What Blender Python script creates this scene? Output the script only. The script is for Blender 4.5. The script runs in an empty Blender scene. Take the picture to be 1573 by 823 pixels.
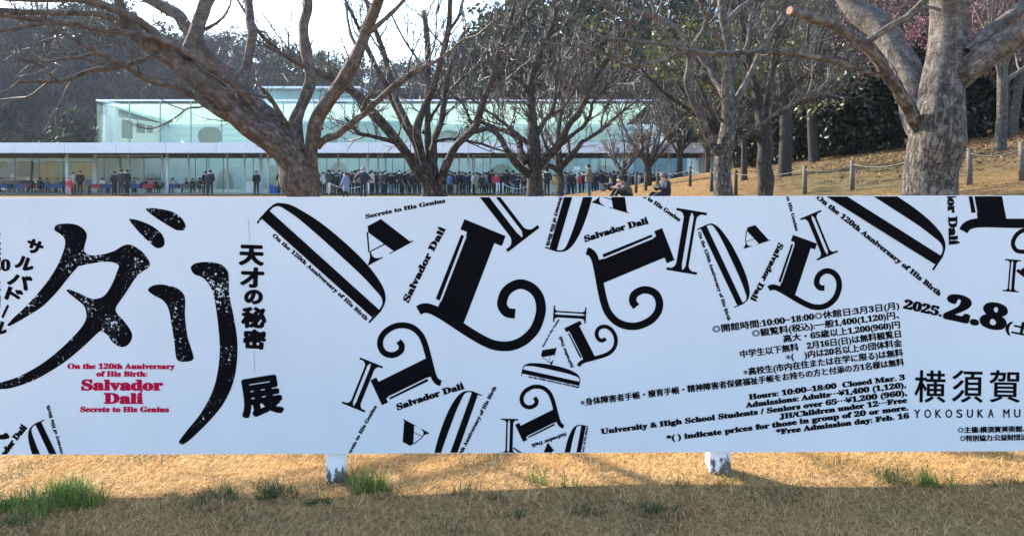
import bpy, bmesh, math, random
import numpy as np
from mathutils import Vector, Matrix
S = bpy.context.scene
COL = S.collection
R = math.radians
rng = np.random.default_rng(7)
random.seed(7)

# ---------------------------------------------------------------- camera
EYE = 1.6
F = 1234.0            # focal length in photo pixels (photo 1573 wide)
CX, HY = 786.5, 268.0  # principal column, horizon row
cam = bpy.data.cameras.new('camera')
cam.sensor_width = 36.0
cam.lens = 36.0 * F / 1573.0
cam.shift_y = -(411.5 - HY) / 1573.0
cam.clip_start, cam.clip_end = 0.05, 4000
camo = bpy.data.objects.new('camera', cam)
camo.location = (0, 0, EYE)
camo.rotation_euler = (R(90), 0, 0)
COL.objects.link(camo)
S.camera = camo
# ---------------------------------------------------------------- light
SUN_EL, SUN_AZ = 30.0, -48.0        # azimuth from +Y (view direction) towards +X
w = bpy.data.worlds.new('World')
S.world = w
w.use_nodes = True
nt = w.node_tree
sky = nt.nodes.new('ShaderNodeTexSky')
sky.sky_type = 'NISHITA'
sky.sun_disc = False
sky.sun_elevation = R(SUN_EL)
sky.sun_rotation = R(SUN_AZ)
sky.air_density = 1.0
sky.dust_density = 0.8
sky.ozone_density = 3.0
bg = nt.nodes['Background']
nt.links.new(sky.outputs[0], bg.inputs[0])
bg.inputs[1].default_value = 0.15
sd = Vector((math.sin(R(SUN_AZ)) * math.cos(R(SUN_EL)), math.cos(R(SUN_AZ)) * math.cos(R(SUN_EL)), math.sin(R(SUN_EL))))
sl = bpy.data.lights.new('sun', 'SUN')
sl.energy = 3.5
sl.angle = R(0.5)
sl.color = (1.0, 0.93, 0.81)
so = bpy.data.objects.new('sun', sl)
so.rotation_euler = (-sd).to_track_quat('-Z', 'Y').to_euler()
so.location = sd * 60
COL.objects.link(so)
vs = S.view_settings
vs.view_transform = 'Standard'
vs.look = 'None'
vs.gamma = 1
vs.use_curve_mapping = False
vs.exposure = 1.98

# ---------------------------------------------------------------- helpers
def px(x, y, Y):
    """point seen at photo pixel x, y at depth Y"""
    return np.array([(x - CX) / F * Y, Y, EYE + (HY - y) / F * Y])

def ss(x, a, b):
    t = np.clip((np.asarray(x, float) - a) / (b - a), 0, 1)
    return t * t * (3 - 2 * t)

def ground(x, y):
    x = np.asarray(x, float); y = np.asarray(y, float)
    sp = np.log1p(np.exp(np.clip((x - 3.6) * 1.4, -40, 40))) / 1.4
    z = 0.165 * sp * ss(y, 7, 17) * (1 - ss(y, 56.5, 63) * (1 - ss(x, 19, 27)))
    z = z + 0.27 * np.exp(-((y - 42) / 10.5) ** 2)
    z = z + 0.055 * ss(x, -1.3, 1.3) * (1 - ss(y, 6, 10))
    z = z + 0.012 * np.sin(x * 2.1 + 1.3) * np.sin(y * 1.7 + x * .6) * (1 - ss(y, 9, 14))
    z = z + 0.05 * np.sin(x * .35 + .5) * np.sin(y * .31) * ss(y, 12, 22) * (1 - ss(y, 45, 60))
    return z

def ground_hit(x, y):
    """where the ray through photo pixel x, y meets the lawn"""
    prev = None
    for Y in np.arange(3.0, 70, .1):
        p = px(x, y, Y)
        if p[2] <= ground(p[0], Y):
            return np.array([p[0], Y, float(ground(p[0], Y))])
    return px(x, y, 60)

def tag(o, label=None, cat=None, group=None, kind=None):
    if label: o['label'] = label
    if cat: o['category'] = cat
    if group: o['group'] = group
    if kind: o['kind'] = kind
    return o

def empty(name, loc=(0, 0, 0), rz=0):
    o = bpy.data.objects.new(name, None)
    o.location = loc
    o.rotation_euler = (0, 0, rz)
    o.empty_display_size = .2
    COL.objects.link(o)
    return o

def link(name, me, mat, parent=None):
    o = bpy.data.objects.new(name, me)
    COL.objects.link(o)
    if mat is not None:
        for m in (mat if isinstance(mat, (list, tuple)) else [mat]):
            me.materials.append(m)
    if parent is not None:
        o.parent = parent
    return o

class MB:
    """collects pieces of geometry into one mesh"""
    def __init__(s):
        s.v, s.f, s.uv, s.n = [], [], [], 0
    def add(s, v, f, uv=None):
        v = np.asarray(v, float).reshape(-1, 3)
        s.v.append(v)
        f = np.asarray(f, int)
        s.f.append(f + s.n)
        s.uv.append(np.zeros((len(v), 2)) if uv is None else np.asarray(uv, float))
        s.n += len(v)
    def box(s, a, b):
        x0, y0, z0 = np.minimum(a, b); x1, y1, z1 = np.maximum(a, b)
        v = [(x0, y0, z0), (x1, y0, z0), (x1, y1, z0), (x0, y1, z0), (x0, y0, z1), (x1, y0, z1), (x1, y1, z1), (x0, y1, z1)]
        s.add(v, [(0, 3, 2, 1), (4, 5, 6, 7), (0, 1, 5, 4), (1, 2, 6, 5), (2, 3, 7, 6), (3, 0, 4, 7)])
    def tube(s, pts, rad, n=8, cap=True):
        P = np.asarray(pts, float)[None]; Rr = np.broadcast_to(np.asarray(rad, float), (len(pts),))[None]
        s.tubes(P, Rr, n)
        if cap:
            k = len(pts); b = s.n - k * (n + 1)
            P0, P1 = P[0, 0], P[0, -1]
            s.v.append(np.array([P0, P1])); s.uv.append(np.zeros((2, 2)))
            t0 = [(s.n, b + (j + 1), b + j) for j in range(n)]
            t1 = [(s.n + 1, b + (k - 1) * (n + 1) + j, b + (k - 1) * (n + 1) + j + 1) for j in range(n)]
            s.f.append(np.array(t0 + t1)); s.n += 2
    def tubes(s, P, Rr, n=5):
        """P (T,K,3) centre lines, Rr (T,K) radii"""
        T, K, _ = P.shape
        if T == 0: return
        t = np.gradient(P, axis=1)
        t /= np.linalg.norm(t, axis=2, keepdims=True) + 1e-9
        d = P[:, -1] - P[:, 0]
        ax = np.where((np.abs(d[:, 2]) > .75 * np.linalg.norm(d, axis=1))[:, None], np.array([[.9, .3, 0.05]]), np.array([[.1, .2, 1.]]))
        u = ax[:, None] - t * np.sum(ax[:, None] * t, 2, keepdims=True)
        u /= np.linalg.norm(u, axis=2, keepdims=True) + 1e-9
        v = np.cross(t, u)
        a = np.linspace(0, 2 * np.pi, n + 1)
        ring = P[:, :, None] + Rr[:, :, None, None] * (np.cos(a)[None, None, :, None] * u[:, :, None] + np.sin(a)[None, None, :, None] * v[:, :, None])
        V = ring.reshape(-1, 3)
        seg = np.concatenate([np.zeros((T, 1)), np.cumsum(np.linalg.norm(np.diff(P, axis=1), axis=2), axis=1)], 1)
        per = (2 * np.pi * Rr.mean(1))[:, None, None] * (a / (2 * np.pi))[None, None]
        UV = np.stack([np.broadcast_to(per, (T, K, n + 1)), np.broadcast_to(seg[:, :, None], (T, K, n + 1))], -1).reshape(-1, 2)
        ti, ki, ji = np.meshgrid(np.arange(T), np.arange(K - 1), np.arange(n), indexing='ij')
        b = (ti * K + ki) * (n + 1) + ji
        s.add(V, np.stack([b, b + 1, b + n + 2, b + n + 1], -1).reshape(-1, 4), UV)
    def poly(s, pts):
        s.v.append(np.asarray(pts, float)); s.uv.append(np.zeros((len(pts), 2)))
        s.f.append(np.arange(len(pts))[None] + s.n); s.n += len(pts)
    def mesh(s, name, smooth=False):
        me = bpy.data.meshes.new(name)
        if not s.v: return me
        V = np.concatenate(s.v); me.vertices.add(len(V)); me.vertices.foreach_set('co', V.ravel())
        loops = np.concatenate([f.ravel() for f in s.f])
        tot = np.concatenate([np.full(len(f), f.shape[1]) for f in s.f])
        st = np.concatenate([[0], np.cumsum(tot)[:-1]])
        me.loops.add(len(loops)); me.loops.foreach_set('vertex_index', loops.astype(np.int32))
        me.polygons.add(len(tot)); me.polygons.foreach_set('loop_start', st.astype(np.int32))
        me.polygons.foreach_set('loop_total', tot.astype(np.int32))
        U = np.concatenate(s.uv)
        uvl = me.uv_layers.new(name='uv')
        uvl.data.foreach_set('uv', U[loops].astype(np.float32).ravel())
        me.polygons.foreach_set('use_smooth', np.full(len(tot), smooth))
        me.update(calc_edges=True)
        me.validate()
        return me
    def build(s, name, mat, parent=None, smooth=False):
        return link(name, s.mesh(name, smooth), mat, parent)

# ---------------------------------------------------------------- materials
def newmat(name):
    m = bpy.data.materials.new(name); m.use_nodes = True
    return m, m.node_tree, m.node_tree.nodes['Principled BSDF']

def ramp(t, stops, interp='LINEAR'):
    r = t.nodes.new('ShaderNodeValToRGB')
    r.color_ramp.interpolation = interp
    e = r.color_ramp.elements
    while len(e) < len(stops): e.new(.5)
    for k, (p, c) in enumerate(stops):
        e[k].position = p
        e[k].color = (c, c, c, 1) if isinstance(c, (int, float)) else (*c, 1)
    return r

def noise(t, scale, detail=4, rough=.55, vec=None, out='Object', stretch=None):
    n = t.nodes.new('ShaderNodeTexNoise')
    n.inputs['Scale'].default_value = scale; n.inputs['Detail'].default_value = detail; n.inputs['Roughness'].default_value = rough
    if vec is None:
        tc = t.nodes.new('ShaderNodeTexCoord'); vec = tc.outputs[out]
    if stretch:
        mp = t.nodes.new('ShaderNodeMapping'); mp.inputs['Scale'].default_value = stretch
        t.links.new(vec, mp.inputs[0]); vec = mp.outputs[0]
    t.links.new(vec, n.inputs['Vector'])
    return n

def mix(t, fac, a, b, mode='MIX'):
    m = t.nodes.new('ShaderNodeMix'); m.data_type = 'RGBA'; m.blend_type = mode
    for sock, val in ((m.inputs['Factor'], fac), (m.inputs['A'], a), (m.inputs['B'], b)):
        pass
    def put(i, val):
        s_ = m.inputs[i]
        if hasattr(val, 'links'): t.links.new(val, s_)
        elif isinstance(val, (int, float)): s_.default_value = val
        else: s_.default_value = (*val, 1)
    put(0, fac); put(6, a); put(7, b)
    return m.outputs[2]

def bump(t, b, h, strength=.5, dist=.02):
    n = t.nodes.new('ShaderNodeBump'); n.inputs['Strength'].default_value = strength; n.inputs['Distance'].default_value = dist
    t.links.new(h, n.inputs['Height']); t.links.new(n.outputs[0], b.inputs['Normal'])

def nmat(name, c1, c2, scale=5, rough=.7, bmp=0, dist=.01, detail=4, stretch=None, lo=.35, hi=.65, metallic=0, out='Object'):
    m, t, b = newmat(name)
    n = noise(t, scale, detail, stretch=stretch, out=out)
    r = ramp(t, [(lo, c1), (hi, c2)])
    t.links.new(n.outputs[0], r.inputs[0]); t.links.new(r.outputs[0], b.inputs['Base Color'])
    b.inputs['Roughness'].default_value = rough; b.inputs['Metallic'].default_value = metallic
    if bmp: bump(t, b, n.outputs[0], bmp, dist)
    return m

def island_mat(name, cols, rough=.75, transl=0.0, spec=.3):
    """colour varies from blade to blade / leaf to leaf"""
    m, t, b = newmat(name)
    g = t.nodes.new('ShaderNodeNewGeometry')
    r = ramp(t, [(i / max(1, len(cols) - 1), c) for i, c in enumerate(cols)])
    t.links.new(g.outputs['Random Per Island'], r.inputs[0])
    t.links.new(r.outputs[0], b.inputs['Base Color'])
    b.inputs['Roughness'].default_value = rough
    b.inputs['Specular IOR Level'].default_value = spec
    if transl:
        tr = t.nodes.new('ShaderNodeBsdfTranslucent'); t.links.new(r.outputs[0], tr.inputs[0])
        mx = t.nodes.new('ShaderNodeMixShader'); mx.inputs[0].default_value = transl
        t.links.new(b.outputs[0], mx.inputs[1]); t.links.new(tr.outputs[0], mx.inputs[2])
        t.links.new(mx.outputs[0], t.nodes['Material Output'].inputs[0])
    return m

def glass_mat(name, tint, refl=.08, rough=.0):
    m, t, b = newmat(name)
    tr = t.nodes.new('ShaderNodeBsdfTransparent'); tr.inputs[0].default_value = (*tint, 1)
    gl = t.nodes.new('ShaderNodeBsdfGlossy'); gl.inputs['Roughness'].default_value = rough
    fr = t.nodes.new('ShaderNodeFresnel'); fr.inputs[0].default_value = 1.5
    mr = t.nodes.new('ShaderNodeMath'); mr.operation = 'MULTIPLY_ADD'; mr.inputs[1].default_value = .7; mr.inputs[2].default_value = refl
    t.links.new(fr.outputs[0], mr.inputs[0])
    mx = t.nodes.new('ShaderNodeMixShader')
    t.links.new(mr.outputs[0], mx.inputs[0]); t.links.new(tr.outputs[0], mx.inputs[1]); t.links.new(gl.outputs[0], mx.inputs[2])
    t.links.new(mx.outputs[0], t.nodes['Material Output'].inputs[0])
    t.nodes.remove(b)
    return m
# ================================================================ ground, hills, haze, sky
def grid_mesh(xs, ys, zf):
    X, Y = np.meshgrid(xs, ys)
    V = np.stack([X, Y, zf(X, Y)], -1).reshape(-1, 3)
    nx, ny = len(xs), len(ys)
    i, j = np.meshgrid(np.arange(ny - 1), np.arange(nx - 1), indexing='ij')
    b = i * nx + j
    m = MB(); m.add(V, np.stack([b, b + 1, b + nx + 1, b + nx], -1).reshape(-1, 4))
    return m

def lawn_material():
    m, t, b = newmat('dry_lawn')
    big = noise(t, .35, 4, .6)
    mid = noise(t, 3.0, 5, .65)
    fine = noise(t, 45, 4, .7, stretch=(1, .35, 1))
    c1 = ramp(t, [(.3, (.12, .065, .024)), (.5, (.24, .135, .048)), (.72, (.37, .22, .085))])
    t.links.new(fine.outputs[0], c1.inputs[0])
    g = ramp(t, [(.60, 0), (.74, .55)])
    t.links.new(mid.outputs[0], g.inputs[0])
    g2 = ramp(t, [(.45, 0), (.62, 1)])
    t.links.new(big.outputs[0], g2.inputs[0])
    mm = t.nodes.new('ShaderNodeMath'); mm.operation = 'MULTIPLY'
    t.links.new(g.outputs[0], mm.inputs[0]); t.links.new(g2.outputs[0], mm.inputs[1])
    col = mix(t, mm.outputs[0], c1.outputs[0], (.10, .12, .03))
    d = ramp(t, [(.30, .45), (.5, 1)])
    t.links.new(mid.outputs[0], d.inputs[0])
    col = mix(t, .55, col, d.outputs[0], 'MULTIPLY')
    # mossy, leaf-strewn bank at right; dark patches also paint tree shade into the colour
    tc = t.nodes.new('ShaderNodeTexCoord'); sx = t.nodes.new('ShaderNodeSeparateXYZ')
    t.links.new(tc.outputs['Object'], sx.inputs[0])
    dv = t.nodes.new('ShaderNodeMath'); dv.operation = 'DIVIDE'; t.links.new(sx.outputs[0], dv.inputs[0]); t.links.new(sx.outputs[1], dv.inputs[1])
    ml = t.nodes.new('ShaderNodeMath'); ml.operation = 'MULTIPLY_ADD'; ml.inputs[1].default_value = .5; ml.inputs[2].default_value = -.25
    t.links.new(mid.outputs[0], ml.inputs[0])
    ad = t.nodes.new('ShaderNodeMath'); ad.operation = 'ADD'; t.links.new(dv.outputs[0], ad.inputs[0]); t.links.new(ml.outputs[0], ad.inputs[1])
    up1 = ramp(t, [(.26, 0), (.36, .95)]); t.links.new(ad.outputs[0], up1.inputs[0])
    yr = t.nodes.new('ShaderNodeMapRange'); yr.inputs[1].default_value = 18; yr.inputs[2].default_value = 25; t.links.new(sx.outputs[1], yr.inputs[0])
    up = t.nodes.new('ShaderNodeMath'); up.operation = 'MULTIPLY'; t.links.new(up1.outputs[0], up.inputs[0]); t.links.new(yr.outputs[0], up.inputs[1])
    moss_shade = ramp(t, [(.36, (.014, .012, .006)), (.46, (.06, .05, .016)), (.54, (.135, .098, .04)), (.64, (.05, .03, .014))])
    mn = noise(t, 1.3, 9, .72, stretch=(1, .6, 1)); t.links.new(mn.outputs[0], moss_shade.inputs[0])
    col = mix(t, up.outputs[0], col, moss_shade.outputs[0])
    nr = t.nodes.new('ShaderNodeMapRange'); nr.inputs[1].default_value = 6; nr.inputs[2].default_value = 9; nr.inputs[3].default_value = 1; nr.inputs[4].default_value = 0; t.links.new(sx.outputs[1], nr.inputs[0])
    near = ramp(t, [(.3, (.16, .095, .04)), (.5, (.34, .20, .08)), (.72, (.52, .33, .14))]); t.links.new(fine.outputs[0], near.inputs[0])
    col = mix(t, nr.outputs[0], col, near.outputs[0])
    t.links.new(col, b.inputs['Base Color'])
    b.inputs['Roughness'].default_value = .95; b.inputs['Specular IOR Level'].default_value = .1
    bump(t, b, fine.outputs[0], .9, .05)
    return m
LAWN = lawn_material()
xs = np.concatenate([np.linspace(-1200, -75, 8), np.linspace(-70, -9, 50), np.linspace(-8, 8, 110), np.linspace(8.5, 60, 90), np.linspace(75, 1200, 8)])
ys = np.concatenate([np.linspace(-300, -8, 6), np.linspace(-6, 2.8, 12), np.linspace(3, 8, 90), np.linspace(8.2, 66, 200), np.linspace(68, 110, 16), np.linspace(130, 1500, 8)])
g = grid_mesh(xs, ys, lambda x, y: np.where((np.abs(x) < 75) & (y < 120), ground(np.clip(x, -75, 60), y), 0.0)).build('lawn_ground', LAWN, smooth=True)
tag(g, kind='structure')

# ---- hills
def hill_z(ctrl, Yr, foot, below=7.0):
    cx = np.array([(c[0] - CX) / F * Yr for c in ctrl]); cz = np.array([EYE + (HY - c[1]) / F * Yr - below for c in ctrl])
    def f(x, y):
        top = np.interp(x, cx, cz)
        k = ss(y, foot, Yr)
        un = 1.6 * np.sin(x * .11 + y * .05) + 1.1 * np.sin(x * .23 - y * .09 + 1)
        z = top * (0.35 * k + .65 * np.clip((y - foot) / (Yr - foot), 0, 1)) + un * k * (1 - k) * 3
        return np.where(y <= Yr, z, top - (y - Yr) * .25)
    return f
HA = hill_z([(-500, -40), (-60, -5), (0, 8), (60, 6), (150, 2), (200, 10), (245, 36), (290, 62), (350, 85), (420, 130), (480, 190), (560, 250), (700, 262)], 165, 92)
HB = hill_z([(-200, 120), (150, 80), (280, 62), (345, 46), (400, 58), (430, 68), (460, 70), (540, 84), (590, 95), (645, 98), (705, 95), (760, 100), (900, 110), (1100, 100)], 235, 140, 7)
HC = hill_z([(560, 262), (640, 190), (690, 120), (722, 66), (742, 34), (775, 12), (815, -8), (900, -40), (1000, -50), (1150, -40), (1300, -20), (1450, -50), (1700, -60), (2200, -60)], 118, 95, 7)
EARTH = nmat('hill_earth', (.035, .03, .024), (.06, .05, .035), .3, .95)
for f, x0, x1, y0, y1 in ((HA, -330, 10, 90, 240), (HB, -150, 60, 140, 330), (HC, -25, 150, 94, 190)):
    o = grid_mesh(np.linspace(x0, x1, 60), np.linspace(y0, y1, 30), f).build('wooded_hill', EARTH, smooth=True)
    tag(o, kind='structure')

# ---- the woods on the hills
def fans(C, D, L, W):
    """one thin sliver per row: base C, direction D, length L, width W"""
    r = rng.normal(size=C.shape); s = np.cross(D, r); s /= np.linalg.norm(s, axis=1, keepdims=True) + 1e-9
    tip = C + D * L[:, None]
    V = np.stack([C - s * W[:, None], C + s * W[:, None], tip], 1).reshape(-1, 3)
    return V, np.arange(len(V)).reshape(-1, 3)

def leaves(C, size, flat=0.0):
    """diamond leaves / clumps with random orientation"""
    n = len(C)
    a = rng.normal(size=(n, 3)); a /= np.linalg.norm(a, axis=1, keepdims=True)
    r = rng.normal(size=(n, 3)); r[:, 2] *= (1 - flat)
    b = np.cross(a, r); b /= np.linalg.norm(b, axis=1, keepdims=True) + 1e-9
    s = np.broadcast_to(size, (n,))[:, None]
    V = np.stack([C - a * s, C - b * s * .5, C + a * s, C + b * s * .5], 1).reshape(-1, 3)
    return V, np.arange(len(V)).reshape(-1, 4)

def bare_crown(n, h, r):
    k = n // 3
    # limbs
    ang = rng.uniform(0, 2 * np.pi, n); el = rng.uniform(.25, 1.45, n)
    D = np.stack([np.cos(ang) * np.cos(el), np.sin(ang) * np.cos(el), np.sin(el)], 1)
    rad = rng.uniform(0, 1, n) ** .5
    ph = rng.uniform(0, 2 * np.pi, n)
    zc = rng.uniform(.32, .95, n) * h
    rr = r * rad * np.sqrt(np.clip(1 - ((zc / h - .62) / .42) ** 2, .03, 1))
    C = np.stack([np.cos(ph) * rr, np.sin(ph) * rr, zc], 1)
    out = C.copy(); out[:, 2] = h * .25; out /= np.linalg.norm(out, axis=1, keepdims=True)
    D = D * .6 + out * .8 + np.array([0, 0, .1]) + rng.normal(size=(n, 3)) * .45; D /= np.linalg.norm(D, axis=1, keepdims=True)
    V, f = fans(C, D, rng.uniform(.6, 1.7, n), rng.uniform(.025, .07, n))
    B = np.zeros((k // 3, 3)); B[:, 2] = rng.uniform(.1, .45, len(B)) * h
    a2 = rng.uniform(0, 2 * np.pi, len(B)); D2 = np.stack([np.cos(a2) * .55, np.sin(a2) * .55, np.ones(len(B))], 1); D2 /= np.linalg.norm(D2, axis=1, keepdims=True)
    V2, f2 = fans(B, D2, rng.uniform(.35, .6, len(B)) * h, np.full(len(B), .13))
    V3, f3 = fans(np.array([[0, 0, 0.]]), np.array([[.02, 0, 1.]]), np.array([h * .8]), np.array([.22]))
    return np.concatenate([V, V2, V3]), np.concatenate([f, f2 + len(V), f3 + len(V) + len(V2)])

def green_crown(n, h, r):
    nb = 9
    bc = rng.normal(size=(nb, 3)) * np.array([r * .45, r * .45, h * .16]) + np.array([0, 0, h * .6])
    br = rng.uniform(.35, .6, nb) * r
    i = rng.integers(0, nb, n)
    d = rng.normal(size=(n, 3)); d /= np.linalg.norm(d, axis=1, keepdims=True)
    C = bc[i] + d * (br[i] * rng.uniform(.6, 1.05, n))[:, None]
    C[:, 2] = np.maximum(C[:, 2], h * .12)
    return leaves(C, rng.uniform(.22, .5, n), .3)

def scatter_wood(name, mat, protos, pos, scale):
    m = MB()
    for k, (V, f) in enumerate(protos):
        idx = np.where(np.arange(len(pos)) % len(protos) == k)[0]
        if len(idx) == 0: continue
        a = rng.uniform(0, 2 * np.pi, len(idx)); s = scale[idx]
        ca, sa = np.cos(a), np.sin(a)
        W = np.empty((len(idx), len(V), 3))
        W[:, :, 0] = (V[None, :, 0] * ca[:, None] - V[None, :, 1] * sa[:, None]) * s[:, None] + pos[idx, 0, None]
        W[:, :, 1] = (V[None, :, 0] * sa[:, None] + V[None, :, 1] * ca[:, None]) * s[:, None] + pos[idx, 1, None]
        W[:, :, 2] = V[None, :, 2] * s[:, None] + pos[idx, 2, None]
        ff = f[None] + (np.arange(len(idx)) * len(V))[:, None, None]
        m.add(W.reshape(-1, 3), ff.reshape(-1, f.shape[1]))
    return tag(m.build(name, mat), kind='stuff')

BAREW = island_mat('bare_wood', [(.036, .031, .032), (.065, .055, .054), (.12, .105, .10), (.05, .043, .046)], .9)
GREENW = island_mat('evergreen_wood', [(.014, .024, .012), (.024, .04, .016), (.05, .068, .022), (.022, .032, .014)], .7, .15)
bp = [bare_crown(420, 8.0, 3.8) for _ in range(5)]
gp = [green_crown(420, 8.0, 3.3) for _ in range(4)]
def hill_points(f, n, x0, x1, y0, y1):
    P = np.stack([rng.uniform(x0, x1, n), rng.uniform(y0, y1, n)], 1)
    return np.stack([P[:, 0], P[:, 1], f(P[:, 0], P[:, 1]) - .3], 1)
def visible(P, f_front=None):
    sx = P[:, 0] / P[:, 1] * F + CX
    return P[(sx > -1300) & (sx < 1900)]
allb, allg = [], []
def clump(P, s=.055, ph=0., th=.25):
    return np.sin(P[:, 0] * s * 2.2 + ph + 1.5 * np.sin(P[:, 1] * s)) * np.cos(P[:, 1] * s * 1.9 + ph) + rng.normal(size=len(P)) * .35 > th
for f, n, box, th in ((HA, 1000, (-290, 0, 93, 168), .45), (HB, 420, (-110, 40, 170, 238), .1), (HC, 560, (-18, 100, 96, 122), -.45)):
    P = visible(hill_points(f, n, *box))
    gsel = clump(P, th=th)
    allb.append(P[~gsel]); allg.append(P[gsel])
# ridge line of evergreens that shows against the sky
for cx_, Y in [(x, 165) for x in (92, 118, 140, 165, 186, 203, 222, 250)] + [(x, 235) for x in (300, 330, 352, 372, 398, 410, 428, 452, 470, 500, 530, 556)] + [(x, 117) for x in (735, 748, 765, 785, 800, 830)]:
    f = HA if Y == 165 else HB if Y == 235 else HC
    X = (cx_ - CX) / F * Y
    allg.append(np.array([[X, Y, float(f(np.array(X), np.array(Y))) - .3]]))
PB, PG = np.concatenate(allb), np.concatenate(allg)
scatter_wood('bare_hillside_wood', BAREW, bp, PB, rng.uniform(.7, 1.25, len(PB)))
scatter_wood('evergreen_hillside_wood', GREENW, gp, PG, rng.uniform(.65, 1.2, len(PG)))
# ================================================================ the air between here and the hills
hz = MB(); hz.box((-420, -25, -2.2), (420, 345, 64))
m, t, b = newmat('pale_air'); t.nodes.remove(b)
pv = t.nodes.new('ShaderNodeVolumePrincipled'); pv.inputs['Color'].default_value = (.80, .86, .95, 1); pv.inputs['Density'].default_value = .00014; pv.inputs['Anisotropy'].default_value = .3
t.links.new(pv.outputs[0], t.nodes['Material Output'].inputs['Volume'])
tag(hz.build('haze', m), kind='stuff')
# ================================================================ trees
def bark_mat(name, dark, mid, light, crack=.0, lent=.5, bmp=.6):
    m, t, b = newmat(name)
    tc = t.nodes.new('ShaderNodeTexCoord')
    n1 = noise(t, 11, 8, .72, vec=tc.outputs['Object'])
    n2 = noise(t, 1, 4, .7, vec=tc.outputs['UV'], stretch=(7, 55, 1))      # horizontal lenticels
    n3 = noise(t, 1, 5, .6, vec=tc.outputs['UV'], stretch=(24, 4.5, 1))      # vertical cracks
    r1 = ramp(t, [(.28, dark), (.5, mid), (.72, light)])
    t.links.new(n1.outputs[0], r1.inputs[0])
    r2 = ramp(t, [(.35, .2), (.42, 1)])
    t.links.new(n2.outputs[0], r2.inputs[0])
    col = mix(t, lent, r1.outputs[0], r2.outputs[0], 'MULTIPLY')
    r3 = ramp(t, [(.45, 1), (.488, .1), (.512, .1), (.55, 1)])
    t.links.new(n3.outputs[0], r3.inputs[0])
    sx = t.nodes.new('ShaderNodeSeparateXYZ'); t.links.new(tc.outputs['Object'], sx.inputs[0])
    hz = ramp(t, [(0, 1), (.5, .85), (.75, .15)])     # cracked old bark only on the lower trunk
    dv = t.nodes.new('ShaderNodeMath'); dv.operation = 'MULTIPLY_ADD'; dv.inputs[1].default_value = 1 / 4.2
    sc = t.nodes.new('ShaderNodeMath'); sc.operation = 'MULTIPLY_ADD'; sc.inputs[1].default_value = .25; sc.inputs[2].default_value = -.12
    t.links.new(n1.outputs[0], sc.inputs[0]); t.links.new(sx.outputs[2], dv.inputs[0]); t.links.new(sc.outputs[0], dv.inputs[2])
    t.links.new(dv.outputs[0], hz.inputs[0])
    cf = t.nodes.new('ShaderNodeMath'); cf.operation = 'MULTIPLY'; cf.inputs[1].default_value = crack
    t.links.new(hz.outputs[0], cf.inputs[0])
    col = mix(t, cf.outputs[0], col, r3.outputs[0], 'MULTIPLY')
    t.links.new(col, b.inputs['Base Color'])
    b.inputs['Roughness'].default_value = .85; b.inputs['Specular IOR Level'].default_value = .25
    h1 = t.nodes.new('ShaderNodeMath'); h1.operation = 'MULTIPLY'; t.links.new(r3.outputs[0], h1.inputs[0]); t.links.new(cf.outputs[0], h1.inputs[1])
    h2 = t.nodes.new('ShaderNodeMath'); h2.operation = 'MULTIPLY_ADD'; h2.inputs[1].default_value = .35
    t.links.new(r2.outputs[0], h2.inputs[0]); t.links.new(n1.outputs[0], h2.inputs[2])
    h3 = t.nodes.new('ShaderNodeMath'); h3.operation = 'ADD'; t.links.new(h1.outputs[0], h3.inputs[0]); t.links.new(h2.outputs[0], h3.inputs[1])
    bump(t, b, h3.outputs[0], bmp, .03)
    return m
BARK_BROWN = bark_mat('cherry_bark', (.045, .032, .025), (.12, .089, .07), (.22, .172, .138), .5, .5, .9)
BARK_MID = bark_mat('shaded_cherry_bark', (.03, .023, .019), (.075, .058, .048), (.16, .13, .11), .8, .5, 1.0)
BARK_GREY = bark_mat('grey_cherry_bark', (.045, .035, .028), (.125, .103, .084), (.26, .225, .187), .78, .6, .9)
BARK_DARK = bark_mat('dark_bark', (.02, .016, .013), (.045, .037, .03), (.09, .075, .064), .6, .4)
TWIG = nmat('twig_bark', (.032, .024, .02), (.105, .083, .07), 6, .55)
TWIG_DARK = nmat('dark_twig_bark', (.016, .012, .010), (.042, .033, .028), 6, .8)
CUT = nmat('sawn_wood', (.20, .095, .045), (.28, .145, .075), 40, .8)

def smooth_path(P, n):
    """Catmull-Rom through P (k,4), n even samples"""
    P = np.asarray(P, float)
    if len(P) == 2:
        P = np.array([P[0], P[0] * .6 + P[1] * .4, P[1]])
    A = np.concatenate([[2 * P[0] - P[1]], P, [2 * P[-1] - P[-2]]])
    out = []
    for i in range(1, len(A) - 2):
        t = np.linspace(0, 1, 14, endpoint=False)[:, None]
        p0, p1, p2, p3 = A[i - 1], A[i], A[i + 1], A[i + 2]
        out.append(.5 * (2 * p1 + (p2 - p0) * t + (2 * p0 - 5 * p1 + 4 * p2 - p3) * t ** 2 + (3 * p1 - p0 - 3 * p2 + p3) * t ** 3))
    out = np.concatenate(out + [A[-2][None]])
    s = np.concatenate([[0], np.cumsum(np.linalg.norm(np.diff(out[:, :3], axis=0), axis=1))])
    q = np.linspace(0, s[-1], n)
    return np.stack([np.interp(q, s, out[:, k]) for k in range(out.shape[1])], 1)

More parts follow.
